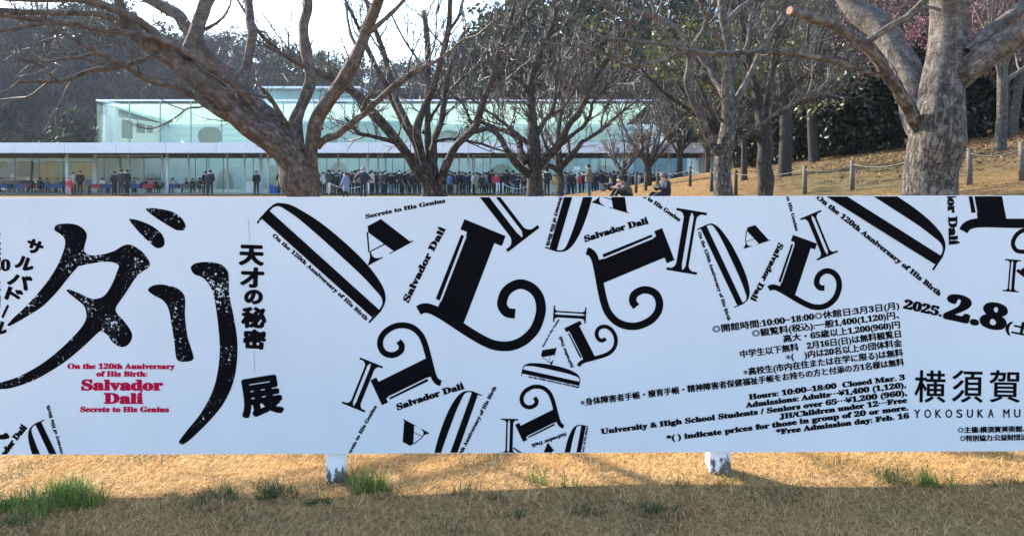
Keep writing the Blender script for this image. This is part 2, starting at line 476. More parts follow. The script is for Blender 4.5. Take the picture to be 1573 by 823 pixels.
def grow(P, Rr, count, lo, hi, rscale, K, up=.25, spread=1.0, wig=.16, t0=.2, rmin=.003, tmax=1.0, minr=0.0, rcap=1):
    """children of the branches P (T,K0,3): count of them, lengths lo..hi metres"""
    T, K0, _ = P.shape
    L = np.linalg.norm(np.diff(P, axis=1), axis=2).sum(1)
    wgt = L / L.sum()
    i = rng.choice(T, count, p=wgt)
    t = rng.uniform(t0, tmax, count) * (K0 - 1)
    k = np.minimum(t.astype(int), K0 - 2); fr = (t - k)[:, None]
    pos = P[i, k] * (1 - fr) + P[i, k + 1] * fr
    tan = P[i, k + 1] - P[i, k]; tan /= np.linalg.norm(tan, axis=1, keepdims=True) + 1e-9
    rad = Rr[i, k] * (1 - fr[:, 0]) + Rr[i, k + 1] * fr[:, 0]
    n = rng.normal(size=(count, 3)); n -= tan * np.sum(n * tan, 1, keepdims=True); n /= np.linalg.norm(n, axis=1, keepdims=True) + 1e-9
    d = tan * rng.uniform(.25, .9, count)[:, None] + n * spread * rng.uniform(.5, 1, count)[:, None] + np.array([0, 0, up])
    d /= np.linalg.norm(d, axis=1, keepdims=True)
    ln = rng.uniform(lo, hi, count) * (1 - .35 * t / (K0 - 1)) * rng.uniform(.5, 1, count)
    out = np.empty((count, K, 3)); out[:, 0] = pos
    st = ln / (K - 1)
    for q in range(1, K):
        d = d + rng.normal(size=d.shape) * wig + np.array([0, 0, up * .22])
        d /= np.linalg.norm(d, axis=1, keepdims=True)
        out[:, q] = out[:, q - 1] + d * st[:, None]
    r0 = np.minimum(np.minimum(rad * .62, rscale * ln + rmin), rcap)
    rr = r0[:, None] * (1 - np.linspace(0, 1, K) ** 1.1)[None] * .85 + np.maximum(rmin * .8, r0[:, None] * .15)
    return out, rr

def traced_tree(name, Y0, limbs, bark, twig, label, group, counts=(90, 420, 1100), lens=((.7, 1.8), (.3, .9), (.12, .4)), leaf=None, base_w=None, up=.3, ext=1.6, cut=None, tw=.003, minlen=None):
    """limbs: list of (points [(x, y, width px)...], depth change at the tip in metres)"""
    gx = px(limbs[0][0][0][0], 301, Y0)
    gz = float(ground(gx[0], Y0))
    root = empty(name, (gx[0], Y0, gz))
    tag(root, label, 'tree', group)
    K = 26
    P, Rr, pxs = [], [], []
    for li, (pts, dy) in enumerate(limbs):
        pts = np.asarray(pts, float)
        start = Y0
        if li:     # begin at the depth of the limb it leaves
            best = 1e9
            for q in pxs:
                dd = np.hypot(q[:, 0] - pts[0, 0], q[:, 1] - pts[0, 1])
                j = dd.argmin()
                if dd[j] < best: best, start = dd[j], q[j, 2]
        s = np.concatenate([[0], np.cumsum(np.hypot(*np.diff(pts[:, :2], axis=0).T))]); s /= s[-1]
        Ys = start + dy * s + (rng.normal(size=len(s)) * .03 * Y0 / 10 * s)
        q4 = np.array([[*px(a, b_, yy), wd * .5 / F * yy] for (a, b_, wd), yy in zip(pts, Ys)])
        pxs.append(np.stack([np.interp(np.linspace(0, 1, 40), s, v) for v in (pts[:, 0], pts[:, 1], Ys)], 1))
        if li == 0:      # go down to the ground with a flare
            b0 = q4[0].copy()
            flare = [np.array([b0[0] + .01, b0[1], gz - .1, b0[3] * 1.5])]
            for zz, fl in ((gz + .18, 1.2), ((gz + b0[2]) / 2, 1.06)):
                if zz < b0[2] - .05: flare.append(np.array([b0[0] + .005, b0[1], zz, b0[3] * fl]))
            q4 = np.concatenate([np.array(flare), q4])
        a, b_ = pts[-1, :2]
        if (b_ < 4 or a < 4 or a > 1569) and ext:
            d = q4[-1, :3] - q4[-2, :3]; d /= np.linalg.norm(d)
            e = []
            c = q4[-1, :3].copy(); r_ = q4[-1, 3]
            for q in range(4):
                d = d + rng.normal(size=3) * .16 + np.array([0, 0, .06]); d /= np.linalg.norm(d)
                c = c + d * ext * .25 * (1 + r_ * 18); r_ *= .72
                e.append([*c, max(r_, .005)])
            q4 = np.concatenate([q4, np.array(e)])
        q4 = smooth_path(q4, K)
        q4[1:-1, :3] += rng.normal(size=(K - 2, 3)) * (q4[1:-1, 3:4] * .10)
        q4[:, 3] *= 1 + .06 * rng.normal(size=K)
        P.append(q4[:, :3]); Rr.append(np.maximum(q4[:, 3], .003))
    P = np.array(P); Rr = np.array(Rr)
    off = np.array([gx[0], Y0, gz])
    m = MB()
    big = Rr[:, K // 2] > .03
    for q in np.where(big)[0]:
        Pf = smooth_path(np.concatenate([P[q], Rr[q][:, None]], 1), 90)
        Pq = Pf[:, :3] - off; n_ = 24; v0 = len(m.v)
        m.tubes(Pq[None], Pf[None, :, 3], n_)
        W = m.v[-1].reshape(90, n_ + 1, 3); C_ = Pq[:, None]
        ph = rng.uniform(0, 6, 6); a_ = np.linspace(0, 2 * np.pi, n_ + 1)[None]; s_ = np.linspace(0, 1, 90)[:, None]
        sc_ = 1 + .05 * np.sin(3 * a_ + ph[0] + 9 * s_) + .04 * np.sin(5 * a_ + ph[1] - 13 * s_) + .03 * np.sin(2 * a_ + 19 * s_ + ph[2]) + .012 * np.sin(47 * s_ + ph[3] + a_)
        nz = rng.normal(size=(90, n_ + 1)) * .014; nz[:, -1] = nz[:, 0]
        m.v[-1] = (C_ + (W - C_) * (sc_ + nz)[:, :, None]).reshape(-1, 3)
    m.tubes(P[~big] - off, Rr[~big], 7)
    for q in np.where(big)[0]:      # close the ends
        m.tubes((np.array([[P[q, -1], P[q, -1] + (P[q, -1] - P[q, -2]) * .2]]) - off), np.array([[Rr[q, -1], .001]]), 14)
    m.build('trunk', bark, root, True)
    src = np.arange(len(P)) if minlen is None else np.arange(len(P))
    P1, R1 = grow(P, Rr, counts[0], *lens[0], .011, 9, up, 1.0, .15, .3, tw)
    P2, R2 = grow(np.concatenate([P1, P[:, ::3][:, :9]]), np.concatenate([R1, Rr[:, ::3][:, :9]]), counts[1], *lens[1], .010, 6, up, 1.0, .18, .25, tw)
    P3, R3 = grow(P2, R2, counts[2], *lens[2], .010, 4, up, 1.0, .2, .2, tw * .8)
    b = MB()
    b.tubes(P1 - off, R1, 6); b.tubes(P2 - off, R2, 4); b.tubes(P3 - off, R3, 3)
    b.build('branches', twig, root, True)
    if leaf:
        n, mat, size = leaf
        i = rng.integers(0, len(P3), n); k = rng.integers(1, 4, n)
        C = P3[i, k] + rng.normal(size=(n, 3)) * size * 1.2
        l = MB(); V, f = leaves(C - off, rng.uniform(.6, 1.3, n) * size); l.add(V, f); l.build('leaves', mat, root)
    if cut:
        for li in cut:
            e = P[li, -1]; d = P[li, -1] - P[li, -2]; d /= np.linalg.norm(d)
            c = MB(); c.tube([e - off, e + d * .02 - off], [Rr[li, -1] * 1.02] * 2, 14); c.build('sawn_end', CUT, root)
    return root

def wild_tree(name, X, Y, h, r0, bark, twig, label, group=None, lean=0.0, nl=7, counts=(60, 300, 800), fork=.35, leaf=None, up=.35, spread=.9, tw=.005, cat='tree'):
    gz = float(ground(X, Y))
    root = empty(name, (X, Y, gz)); tag(root, label, cat, group)
    K = 26
    top = fork * h
    P = [smooth_path([[0, 0, -.15, r0 * 1.4], [0, 0, .2, r0 * 1.1], [lean * top * .5, rng.normal() * .05, top * .5, r0], [lean * top, 0, top, r0 * .9], [lean * top * 1.1 + .02, 0, top * 1.15, r0 * .5]], K)]
    for i in range(nl):
        a = i * 2.4 + rng.uniform(-.4, .4); zs = top * rng.uniform(.75, 1.05)
        st = np.array([lean * zs, 0, zs]); ln = h * (1 - fork) * rng.uniform(.75, 1.1)
        o = rng.uniform(.35, 1.0) * spread
        d = np.array([math.cos(a) * o, math.sin(a) * o, 1.0]); d /= np.linalg.norm(d)
        pts = [[*st, r0 * .55]]
        c = st.copy()
        for q in range(4):
            d = d + rng.normal(size=3) * .16; d[2] += .05; d /= np.linalg.norm(d)
            c = c + d * ln / 4; pts.append([*c, r0 * .5 * (1 - (q + 1) / 4.6)])
        P.append(smooth_path(pts, K))
    P = np.array(P); Rr = np.maximum(P[:, :, 3], .004); P = P[:, :, :3]
    m = MB(); m.tubes(P, Rr, 9); m.build('trunk', bark, root, True)
    s = h / 6
    P1, R1 = grow(P[1:], Rr[1:], counts[0], .9 * s, 2.2 * s, .010, 8, up, 1.0, .15, .15, tw)
    P2, R2 = grow(P1, R1, counts[1], .4 * s, 1.1 * s, .009, 5, up, 1.0, .18, .2, tw)
    P3, R3 = grow(P2, R2, counts[2], .15 * s, .5 * s, .009, 4, up, 1.0, .2, .2, tw * .8)
    b = MB(); b.tubes(P1, R1, 5); b.tubes(P2, R2, 4); b.tubes(P3, R3, 3); b.build('branches', twig, root, True)
    if leaf:
        n, mat, size, part = leaf
        i = rng.integers(0, len(P3), n); k = rng.integers(0, 4, n)
        C = P3[i, k] + rng.normal(size=(n, 3)) * size * 1.6
        l = MB(); V, f = leaves(C, rng.uniform(.6, 1.3, n) * size); l.add(V, f); l.build(part, mat, root)
    return root

GT = 'bare cherry trees on the lawn'
traced_tree('cherry_tree', 9.5, [
    ([(458, 301, 54), (452, 256, 50), (446, 236, 46), (424, 218, 42), (392, 196, 41), (346, 158, 38), (313, 128, 35), (286, 104, 33), (260, 86, 26), (228, 68, 21), (203, 46, 16), (187, 24, 14), (183, 0, 13)], -.9),
    ([(286, 92, 22), (290, 80, 23), (302, 49, 22), (314, 19, 21), (321, 0, 20)], .3),
    ([(272, 84, 14), (256, 73, 13), (228, 43, 13), (198, 24, 13), (162, 10, 12), (124, 0, 11)], -.6),
    ([(392, 168, 14), (369, 137, 11), (339, 116, 11), (301, 89, 11), (256, 64, 10), (211, 52, 10), (166, 48, 9.5), (113, 36, 9), (90, 35, 8), (60, 30, 7), (0, 24, 6)], -1.3),
    ([(90, 35, 8), (72, 35, 7), (38, 41, 6.5), (0, 46, 6)], -.3),
    ([(203, 48, 10), (181, 36, 10), (162, 23, 10), (124, 20, 9.5), (60, 20, 9), (0, 16, 9)], -.8),
    ([(275, 83, 9), (241, 85, 8), (211, 96, 8), (181, 104, 7), (136, 109, 7), (110, 121, 6.5), (87, 126, 6), (28, 126, 4.5), (18, 134, 4), (0, 145, 3)], -1.0),
    ([(372, 182, 12), (346, 181, 11), (313, 158, 10), (271, 134, 9), (222, 121, 8), (196, 103, 7.5), (147, 79, 7), (113, 60, 6), (79, 41, 4.5), (62, 22, 3)], -1.4),
    ([(151, 79, 5), (132, 86, 4.5), (98, 91, 4), (55, 95, 4), (25, 87, 3), (15, 79, 2)], -.5),
    ([(172, 101, 4), (140, 94, 4), (110, 82, 3.6), (92, 70, 3), (85, 50, 2.5)], -.3),
    ([(384, 185, 17), (376, 168, 17), (371, 139, 15), (377, 109, 15), (386, 68, 14), (384, 30, 13), (380, 0, 12)], .5),
    ([(448, 226, 28), (440, 205, 27), (410, 175, 25), (380, 148, 23), (358, 120, 22), (331, 98, 21), (313, 75, 20), (290, 45, 19), (264, 15, 17), (232, 0, 16)], 1.2),
    ([(456, 232, 24), (453, 190, 20), (464, 162, 18), (478, 124, 17), (473, 92, 16), (467, 48, 15), (472, 0, 14)], .5),
    ([(474, 285, 20), (480, 258, 20), (480, 222, 21), (487, 185, 21), (504, 154, 21), (531, 117, 20), (551, 75, 18), (568, 34, 17), (581, 0, 16)], -.7),
    ([(488, 224, 12), (500, 214, 11), (516, 209, 11), (538, 192, 10), (568, 166, 10), (606, 132, 9), (644, 107, 7), (681, 88, 5.5), (719, 56, 4), (752, 44, 3)], -.9),
    ([(560, 52, 9), (572, 47, 8), (591, 30, 7.5), (610, 12, 7), (622, 0, 6)], -.3),
    ([(444, 196, 9), (430, 176, 8), (421, 160, 7), (408, 142, 5), (390, 125, 3)], -.6),
    ([(556, 172, 5), (562, 152, 4), (578, 147, 3)], -.1),
    ([(331, 160, 3.5), (305, 165, 3), (288, 167, 3), (268, 182, 2.6), (245, 194, 2.3), (225, 198, 2), (205, 190, 1.6)], -.4),
    ([(316, 45, 7), (330, 38, 5), (345, 24, 4), (355, 0, 3)], -.2),
    ([(494, 200, 6), (490, 176, 4), (494, 150, 2.5)], .1),
    ([(468, 100, 6), (440, 84, 5), (414, 74, 4), (388, 60, 3), (360, 52, 2)], .4),
    ([(552, 78, 7), (540, 56, 5), (534, 30, 4), (530, 0, 3)], .6),
], BARK_BROWN, TWIG, 'large leaning cherry tree, nearest at left, its trunk forking low into heavy limbs', GT, (190, 900, 2200), ((.5, 1.6), (.22, .7), (.06, .24)), tw=.0024)

traced_tree('cherry_tree', 14.0, [
    ([(662, 301, 30), (659, 286, 19), (636, 249, 17), (606, 211, 15), (576, 177, 13), (546, 146, 12), (512, 122, 11), (467, 101, 9), (425, 76, 7), (391, 43, 5), (372, 10, 4), (365, 0, 3.5)], -1.6),
    ([(668, 301, 16), (651, 277, 13), (642, 228, 12), (621, 188, 11), (602, 151, 10), (583, 113, 9), (568, 83, 8), (556, 55, 6), (540, 20, 4.5), (530, 0, 4)], .8),
    ([(672, 301, 16), (660, 270, 13), (648, 235, 13), (641, 211, 12), (645, 181, 11), (659, 151, 10), (677, 94, 9), (689, 45, 8), (692, 0, 7)], -.6),
    ([(640, 205, 10), (625, 188, 10), (606, 147, 9), (591, 87, 8), (576, 45, 7), (561, 0, 6)], 1.5),
    ([(668, 290, 13), (661, 264, 12), (657, 207, 11), (657, 151, 10), (657, 94, 10), (655, 45, 9), (650, 18, 8)], 1.3),
    ([(676, 295, 14), (670, 280, 12), (666, 226, 12), (677, 188, 10), (683, 151, 9), (687, 126, 8), (693, 100, 6), (702, 74, 4), (720, 35, 3)], .5),
    ([(678, 301, 18), (677, 284, 15), (686, 254, 14), (700, 224, 13), (727, 200, 12), (742, 158, 11), (757, 117, 10), (771, 70, 9), (782, 42, 8), (794, 0, 7)], -1.0),
    ([(725, 203, 8), (753, 199, 7), (768, 212, 7), (775, 226, 5), (790, 238, 3)], -.5),
    ([(610, 220, 7), (590, 214, 6.5), (565, 208, 6), (550, 205, 5.5), (545, 196, 4), (530, 180, 3)], -.9),
    ([(666, 218, 5), (690, 214, 4.5), (730, 219, 4), (765, 230, 3), (790, 236, 2)], -.8),
    ([(689, 48, 6), (705, 25, 5), (712, 0, 4)], .3),
    ([(650, 205, 6), (672, 165, 4.5), (700, 130, 4), (742, 96, 3), (780, 70, 2.5)], .9),
    ([(658, 120, 5), (640, 90, 4), (620, 60, 3), (600, 20, 2.5)], -.4),
    ([(727, 198, 6), (714, 165, 4), (700, 150, 3), (672, 130, 2)], .8),
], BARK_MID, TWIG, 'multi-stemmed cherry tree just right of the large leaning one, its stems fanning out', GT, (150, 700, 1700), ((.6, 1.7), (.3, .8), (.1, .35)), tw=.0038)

traced_tree('cherry_tree', 17.0, [
    ([(822, 301, 26), (821, 264, 24), (819, 211, 17), (816, 162, 12), (816, 121, 11), (826, 92, 10), (838, 62, 8), (850, 36, 7), (858, 0, 6)], .4),
    ([(826, 258, 13), (843, 240, 12), (858, 224, 11), (870, 198, 11), (886, 178, 11), (900, 154, 11), (910, 130, 9), (920, 110, 7), (945, 75, 5), (965, 40, 4), (975, 0, 3)], -1.2),
    ([(812, 268, 12), (796, 255, 11), (783, 237, 9), (770, 215, 8), (755, 196, 7), (738, 188, 5), (715, 196, 3)], -.9),
    ([(808, 250, 12), (800, 235, 11), (797, 218, 9), (786, 205, 9), (768, 199, 7), (748, 190, 5)], 1.0),
    ([(818, 225, 8), (795, 207, 6), (775, 190, 5), (745, 168, 4), (722, 150, 3)], .9),
    ([(816, 150, 8), (806, 132, 7), (790, 120, 5), (768, 112, 4), (752, 120, 2.5)], -.6),
    ([(826, 207, 8), (833, 190, 7), (847, 172, 7), (853, 150, 6), (855, 112, 5), (860, 80, 4), (852, 30, 3)], .8),
    ([(857, 226, 7), (880, 207, 6), (900, 190, 6), (908, 172, 5), (910, 160, 5), (925, 142, 4), (945, 120, 3), (965, 96, 2)], -1.0),
    ([(848, 178, 5), (870, 160, 4), (885, 130, 4), (900, 100, 3), (912, 60, 2.5)], .3),
    ([(818, 118, 6), (800, 95, 5), (780, 70, 4), (760, 40, 3)], .8),
    ([(843, 52, 5), (870, 38, 4), (890, 10, 3)], -.3),
    ([(835, 66, 5), (815, 40, 4), (800, 10, 3)], .3),
    ([(845, 238, 6), (838, 222, 5), (832, 200, 3), (845, 170, 2)], .8),
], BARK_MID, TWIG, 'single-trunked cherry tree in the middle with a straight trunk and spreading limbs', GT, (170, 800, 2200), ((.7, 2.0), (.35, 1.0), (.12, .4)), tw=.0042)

traced_tree('cherry_tree', 24.0, [
    ([(861, 301, 14), (860, 265, 13), (857, 232, 9), (858, 200, 7), (864, 165, 6), (868, 130, 5), (872, 90, 4)], .5),
    ([(863, 256, 9), (878, 240, 8), (893, 220, 7), (912, 208, 6), (930, 195, 5), (948, 178, 4), (965, 165, 3), (985, 150, 2)], -1.0),
    ([(858, 262, 8), (845, 255, 8), (835, 258, 7), (825, 262, 5)], -.6),
    ([(875, 242, 5), (874, 220, 4), (869, 195, 3), (880, 160, 2.5), (890, 120, 2)], .7),
    ([(925, 200, 4), (925, 180, 3), (940, 150, 2.5), (955, 110, 2)], .7),
    ([(857, 232, 6), (845, 215, 5), (835, 190, 4), (830, 160, 3)], .9),
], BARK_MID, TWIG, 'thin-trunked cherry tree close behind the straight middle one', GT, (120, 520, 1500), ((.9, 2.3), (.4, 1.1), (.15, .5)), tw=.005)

LEAF_OLIVE = island_mat('olive_leaves', [(.05, .065, .018), (.09, .10, .025), (.20, .19, .045), (.06, .08, .02), (.13, .12, .05)], .45, .25)
LEAF_DARK = island_mat('dark_leaves', [(.006, .010, .005), (.010, .016, .007), (.020, .028, .010), (.008, .012, .005)], .38, .05)
PETAL = island_mat('pink_blossom', [(.20, .075, .085), (.28, .125, .135), (.14, .05, .058), (.36, .19, .195)], .7, .3)

traced_tree('cherry_tree', 13.5, [
    ([(1110, 301, 29), (1110, 262, 28), (1112, 233, 27), (1116, 200, 24), (1118, 169, 22), (1118, 124, 18), (1123, 87, 16), (1115, 40, 14), (1108, 0, 13)], .2),
    ([(1104, 236, 15), (1093, 220, 14), (1083, 196, 14), (1075, 175, 14), (1063, 150, 13), (1058, 125, 13), (1059, 84, 12), (1040, 70, 9), (1022, 52, 7), (1008, 40, 6), (1005, 15, 5), (1000, 0, 4)], -.8),
    ([(1121, 172, 12), (1133, 151, 11), (1145, 130, 10), (1155, 110, 9), (1168, 82, 8), (1185, 50, 7), (1205, 20, 6), (1220, 0, 5)], .8),
    ([(1121, 95, 9), (1110, 72, 8), (1098, 48, 7), (1085, 22, 6), (1074, 0, 5)], -.6),
    ([(1116, 36, 8), (1128, 22, 8), (1145, 8, 8), (1160, 0, 7)], .5),
    ([(1108, 186, 6), (1100, 170, 5), (1097, 160, 4), (1106, 152, 3)], -.3),
    ([(1060, 78, 8), (1072, 60, 7), (1083, 40, 6), (1090, 14, 5), (1098, 0, 4)], -.4),
    ([(1124, 226, 7), (1140, 213, 6), (1160, 198, 6), (1190, 176, 5.5), (1220, 160, 5), (1252, 140, 4), (1280, 120, 3)], -.8),
    ([(1114, 150, 12), (1098, 120, 11), (1080, 92, 10), (1060, 66, 9), (1036, 42, 9), (1010, 28, 8), (985, 20, 8), (960, 12, 6), (930, 0, 5)], 1.6),
    ([(1036, 42, 6), (1022, 46, 5), (995, 44, 5), (975, 36, 4), (950, 22, 4), (915, 0, 3)], .3),
    ([(1124, 120, 8), (1140, 90, 7), (1150, 60, 6), (1152, 30, 5), (1165, 0, 4)], 1.0),
], BARK_GREY, TWIG, 'pale-barked tree on the right of the lawn beside the rope fence, forked below mid height', GT, (170, 700, 1900), ((.6, 1.8), (.3, .9), (.1, .35)), tw=.0038)

traced_tree('cherry_tree', 8.2, [
    ([(1433, 301, 78), (1434, 262, 80), (1436, 226, 82), (1442, 190, 76), (1452, 150, 64), (1457, 110, 57), (1459, 70, 55), (1459, 30, 54), (1459, 0, 53)], .05),
    ([(1424, 215, 40), (1410, 175, 46), (1402, 140, 50), (1390, 105, 48), (1370, 66, 42), (1338, 26, 38), (1304, 0, 35)], 1.0),
    ([(1414, 212, 18), (1408, 192, 18), (1396, 166, 20), (1373, 128, 20), (1352, 96, 19), (1340, 80, 18), (1324, 66, 17), (1291, 45, 15), (1253, 28, 14), (1215, 17, 13)], -1.0),
    ([(1327, 67, 11), (1345, 55, 12), (1366, 42, 12), (1386, 30, 11), (1404, 18, 11), (1412, 8, 9), (1419, 0, 9)], -.25),
    ([(1470, 122, 36), (1488, 104, 36), (1516, 84, 37), (1554, 60, 36), (1590, 40, 34)], -.5),
    ([(1488, 80, 16), (1504, 64, 19), (1532, 41, 19), (1556, 22, 18), (1580, 2, 17)], .1),
    ([(1351, 117, 9), (1309, 102, 9), (1253, 88, 9), (1189, 79, 8.5), (1140, 81, 8), (1099, 82, 7.5), (1062, 78, 7), (1035, 70, 6), (986, 64, 5.5), (940, 60, 4.5), (920, 56, 4), (900, 42, 3), (878, 25, 2)], -.6),
    ([(1062, 78, 5.5), (1040, 84, 5.5), (1020, 90, 5.5), (1000, 98, 5.5), (975, 100, 5.5), (955, 95, 5), (930, 82, 4.5), (900, 74, 4), (860, 68, 3), (820, 62, 2)], -.4),
    ([(955, 95, 4), (950, 85, 4), (943, 80, 3.5), (942, 66, 3), (930, 60, 2)], .1),
    ([(1404, 19, 6), (1416, 13, 6), (1430, 12, 5), (1445, 16, 5)], .2),
    ([(1300, 48, 4), (1296, 36, 3), (1300, 18, 2.4)], -.1),
    ([(1240, 26, 4), (1232, 36, 2.6), (1222, 52, 2)], -.1),
], BARK_GREY, TWIG, 'biggest and nearest tree at right with grey cracked bark, thick trunk and sawn-off branch', GT, (46, 150, 260), ((.4, 1.3), (.2, .55), (.06, .2)), ext=2.2, cut=[2], tw=.0026)

GB = 'bare trees on the bank at right'
def at_px(x, y):
    p = ground_hit(x, y); return p
traced_tree('bank_tree', 18.0, [
    ([(1176, 301, 23), (1176, 262, 23), (1175, 226, 22), (1172, 190, 21), (1165, 160, 14), (1158, 130, 11), (1150, 90, 9), (1140, 40, 7), (1136, 0, 6)], .4),
    ([(1172, 218, 15), (1158, 204, 14), (1140, 200, 13), (1122, 205, 9), (1105, 196, 7), (1085, 180, 5), (1060, 172, 3)], -.8),
    ([(1174, 195, 13), (1186, 170, 11), (1200, 150, 9), (1222, 130, 8), (1245, 112, 6), (1275, 100, 4)], -.8),
    ([(1172, 200, 12), (1176, 160, 10), (1186, 110, 8), (1192, 60, 7), (1205, 10, 5), (1208, 0, 4)], .8),
    ([(1168, 175, 10), (1150, 160, 9), (1130, 140, 8), (1108, 128, 6), (1085, 108, 5), (1060, 98, 3)], .7),
    ([(1184, 178, 8), (1205, 172, 7), (1225, 160, 6), (1250, 152, 4), (1290, 140, 3)], .8),
], BARK_DARK, TWIG_DARK, 'dark tree with a thick straight trunk directly right of the pale-barked tree', GB, (170, 760, 2000), ((.8, 2.2), (.35, 1.0), (.12, .4)), tw=.0045)
p = at_px(1205, 271)
wild_tree('bank_tree', p[0], p[1], 8.5, .27, BARK_DARK, TWIG, 'grey tree inside the rope fence, its trunk base showing on the grass bank', GB, .02, 9, (110, 520, 1500), .34, tw=.006)
p = at_px(1250, 249)
wild_tree('bank_tree', p[0], p[1], 9, .25, BARK_DARK, TWIG_DARK, 'dark crooked tree high on the bank in front of the dark hedge', GB, -.05, 8, (100, 460, 1300), .3, tw=.007)
p = at_px(1537, 231)
wild_tree('bank_tree', p[0], p[1], 7.5, .19, BARK_GREY, TWIG, 'slim grey tree on the bank right of the biggest tree, one of two close together', GB, .02, 8, (80, 380, 900), .42, tw=.006)
p = at_px(1556, 208)
wild_tree('bank_tree', p[0], p[1], 8, .2, BARK_GREY, TWIG, 'leaning grey tree at the right picture edge, behind the slim one', GB, .12, 8, (80, 380, 900), .36, tw=.006)
p = at_px(1143, 277)
wild_tree('bank_tree', p[0], p[1], 5.5, .13, BARK_DARK, TWIG_DARK, 'small dark tree between the pale-barked tree and the thick dark trunk', GB, 0, 7, (70, 300, 900), .35, tw=.006)
p = at_px(1077, 264)
wild_tree('bank_tree', p[0], p[1] - 2, 6.5, .2, BARK_DARK, TWIG_DARK, 'leafy tree at the end of the museum roof, behind the pale-barked tree', GB, 0, 8, (90, 420, 1500), .3, (2600, LEAF_OLIVE, .10, 'leaves'), .25, 1.2, tw=.006)
# small bare tree by the queue and its thin neighbour
for x, y, h, r_, lab in ((995, 284, 6.0, .22, 'small many-branched bare tree at the foot of the slope behind the hat-wearing sitter'),
                         (957, 293, 5.2, .12, 'slender bare tree standing left of the small many-branched one')):
    p = px(x, y, 47); gz = ground(p[0], 47)
    wild_tree('cherry_tree', p[0], 47.0, h, r_, BARK_MID, TWIG, lab, GT, 0, 8, (80, 420, 1500), .22, None, .3, 1.25, tw=.008)
# evergreen tree spreading over the roof end (leaves catch the sun)
wild_tree('evergreen_tree', 5.8, 21.5, 6.4, .17, BARK_DARK, TWIG_DARK, 'spreading evergreen with olive leaves behind the fork of the pale-barked tree', None, -.10, 9, (90, 420, 1300), .35, (2600, LEAF_OLIVE, .075, 'leaves'), .2, 1.3, tw=.0045)
# ================================================================ background shrubs and trees on the bank, blossom, rope fence
def shrub(name, X, Y, h, r, n, mat, label, group, size=.16, cat='shrub', base=0.0, trunk=True):
    gz = float(ground(X, Y))
    root = empty(name, (X, Y, gz)); tag(root, label, cat, group)
    nb = 16
    bc = np.stack([rng.uniform(-.75, .75, nb) * r, rng.uniform(-.6, .6, nb) * r, rng.uniform(.1 + base, .88, nb) * h], 1)
    br = rng.uniform(.28, .5, nb) * r
    i = rng.integers(0, nb, n); d = rng.normal(size=(n, 3)); d /= np.linalg.norm(d, axis=1, keepdims=True)
    C = bc[i] + d * (br[i] * rng.uniform(.5, 1.1, n))[:, None]
    C[:, 2] = np.abs(C[:, 2]) + .05
    m = MB(); V, f = leaves(C, rng.uniform(.6, 1.4, n) * size, .2); m.add(V, f); m.build('foliage', mat, root)
    if trunk:
        b = MB()
        for k in range(5):
            e = bc[k] * np.array([.8, .8, 1])
            b.tube(smooth_path([[rng.normal() * .15, rng.normal() * .15, -.1, .09], [*(e * .5 + rng.normal(size=3) * .15), .07], [*e, .03]], 7)[:, :3], np.linspace(.1, .03, 7), 6)
        b.build('trunk', BARK_DARK, root, True)
    return root
GH = 'dark evergreen hedge along the top of the bank'
hp = [(1168, 256, 4.0), (1203, 252, 4.5), (1240, 246, 4.6), (1278, 241, 4.8), (1318, 237, 4.6), (1360, 233, 5), (1404, 227, 5), (1446, 221, 5.2), (1486, 215, 5.2), (1524, 208, 5), (1560, 201, 5), (1600, 194, 5.4)]
for k, (x, y, h) in enumerate(hp):
    p = ground_hit(x, y)
    Y = min(p[1], 52)
    X = (x - CX) / F * Y
    side = ['at the left end of the hedge, next to the museum', 'second from the left end', 'behind the crooked bank tree', 'right of the crooked bank tree', 'between the crooked bank tree and the biggest trunk', 'left of the biggest tree trunk',
            'just left of the biggest trunk', 'hidden behind the biggest trunk', 'just right of the biggest trunk', 'left of the two slim grey trees', 'behind the two slim grey trees', 'at the right picture edge'][k]
    shrub('hedge_shrub', X, Y + 1.5, h, 2.3, 3400, LEAF_DARK, 'tall dark evergreen hedge shrub ' + side, GH, .15)
GP = 'pink blossoming trees behind the bank'
for k, (x, Y, h, n, side) in enumerate(((1545, 36, 8.5, 6500, 'above the two slim grey trees at the right edge'), (1500, 42, 9.5, 6000, 'right beside the biggest trunk, upper right'), (1400, 40, 9.5, 4500, 'between the biggest trunk and its left limb'),
                                    (1300, 44, 5.0, 3200, 'low, left of the biggest trunk over the dark hedge'), (1600, 40, 9.0, 4000, 'beyond the right picture edge'), (1255, 46, 6.5, 1800, 'farthest left and sparsest of the pink ones'))):
    X = (x - CX) / F * Y
    wild_tree('blossom_tree', X, Y, h, .16, BARK_DARK, TWIG_DARK, 'pink blossoming tree ' + side, GP, 0, 9, (90, 420, 900), .3, (n, PETAL, .075, 'blossom'), .25, 1.0, tw=.007)
GU = 'bare trees of the wood behind the bank'

for k, (x, Y, h, lab) in enumerate(((905, 97, 15, 'tall bare tree rising above the museum roof, left of the olive-leaved evergreen'), (975, 98, 16, 'tall bare tree above the museum roof end'), (1045, 62, 13, 'tall bare tree behind the olive-leaved evergreen'),
                                    (1130, 60, 13, 'tall bare tree behind the pale-barked trunk top'), (1210, 58, 14, 'tall bare tree behind the left end of the dark hedge'), (1270, 60, 14, 'tall bare tree behind the sawn-off branch end'),
                                    (1340, 60, 14, 'tall bare tree behind the left limb of the biggest tree'), (1425, 62, 14, 'tall bare tree behind the biggest trunk'), (1530, 60, 14, 'tall bare tree behind the blossom at upper right'))):
    X = (x - CX) / F * Y
    wild_tree('woodland_tree', X, Y, h, .2, BARK_DARK, TWIG_DARK, lab, GU, 0, 10, (120, 560, 1500), .25, None, .4, .9, tw=.012)
GE = 'evergreen trees of the wood behind the bank'
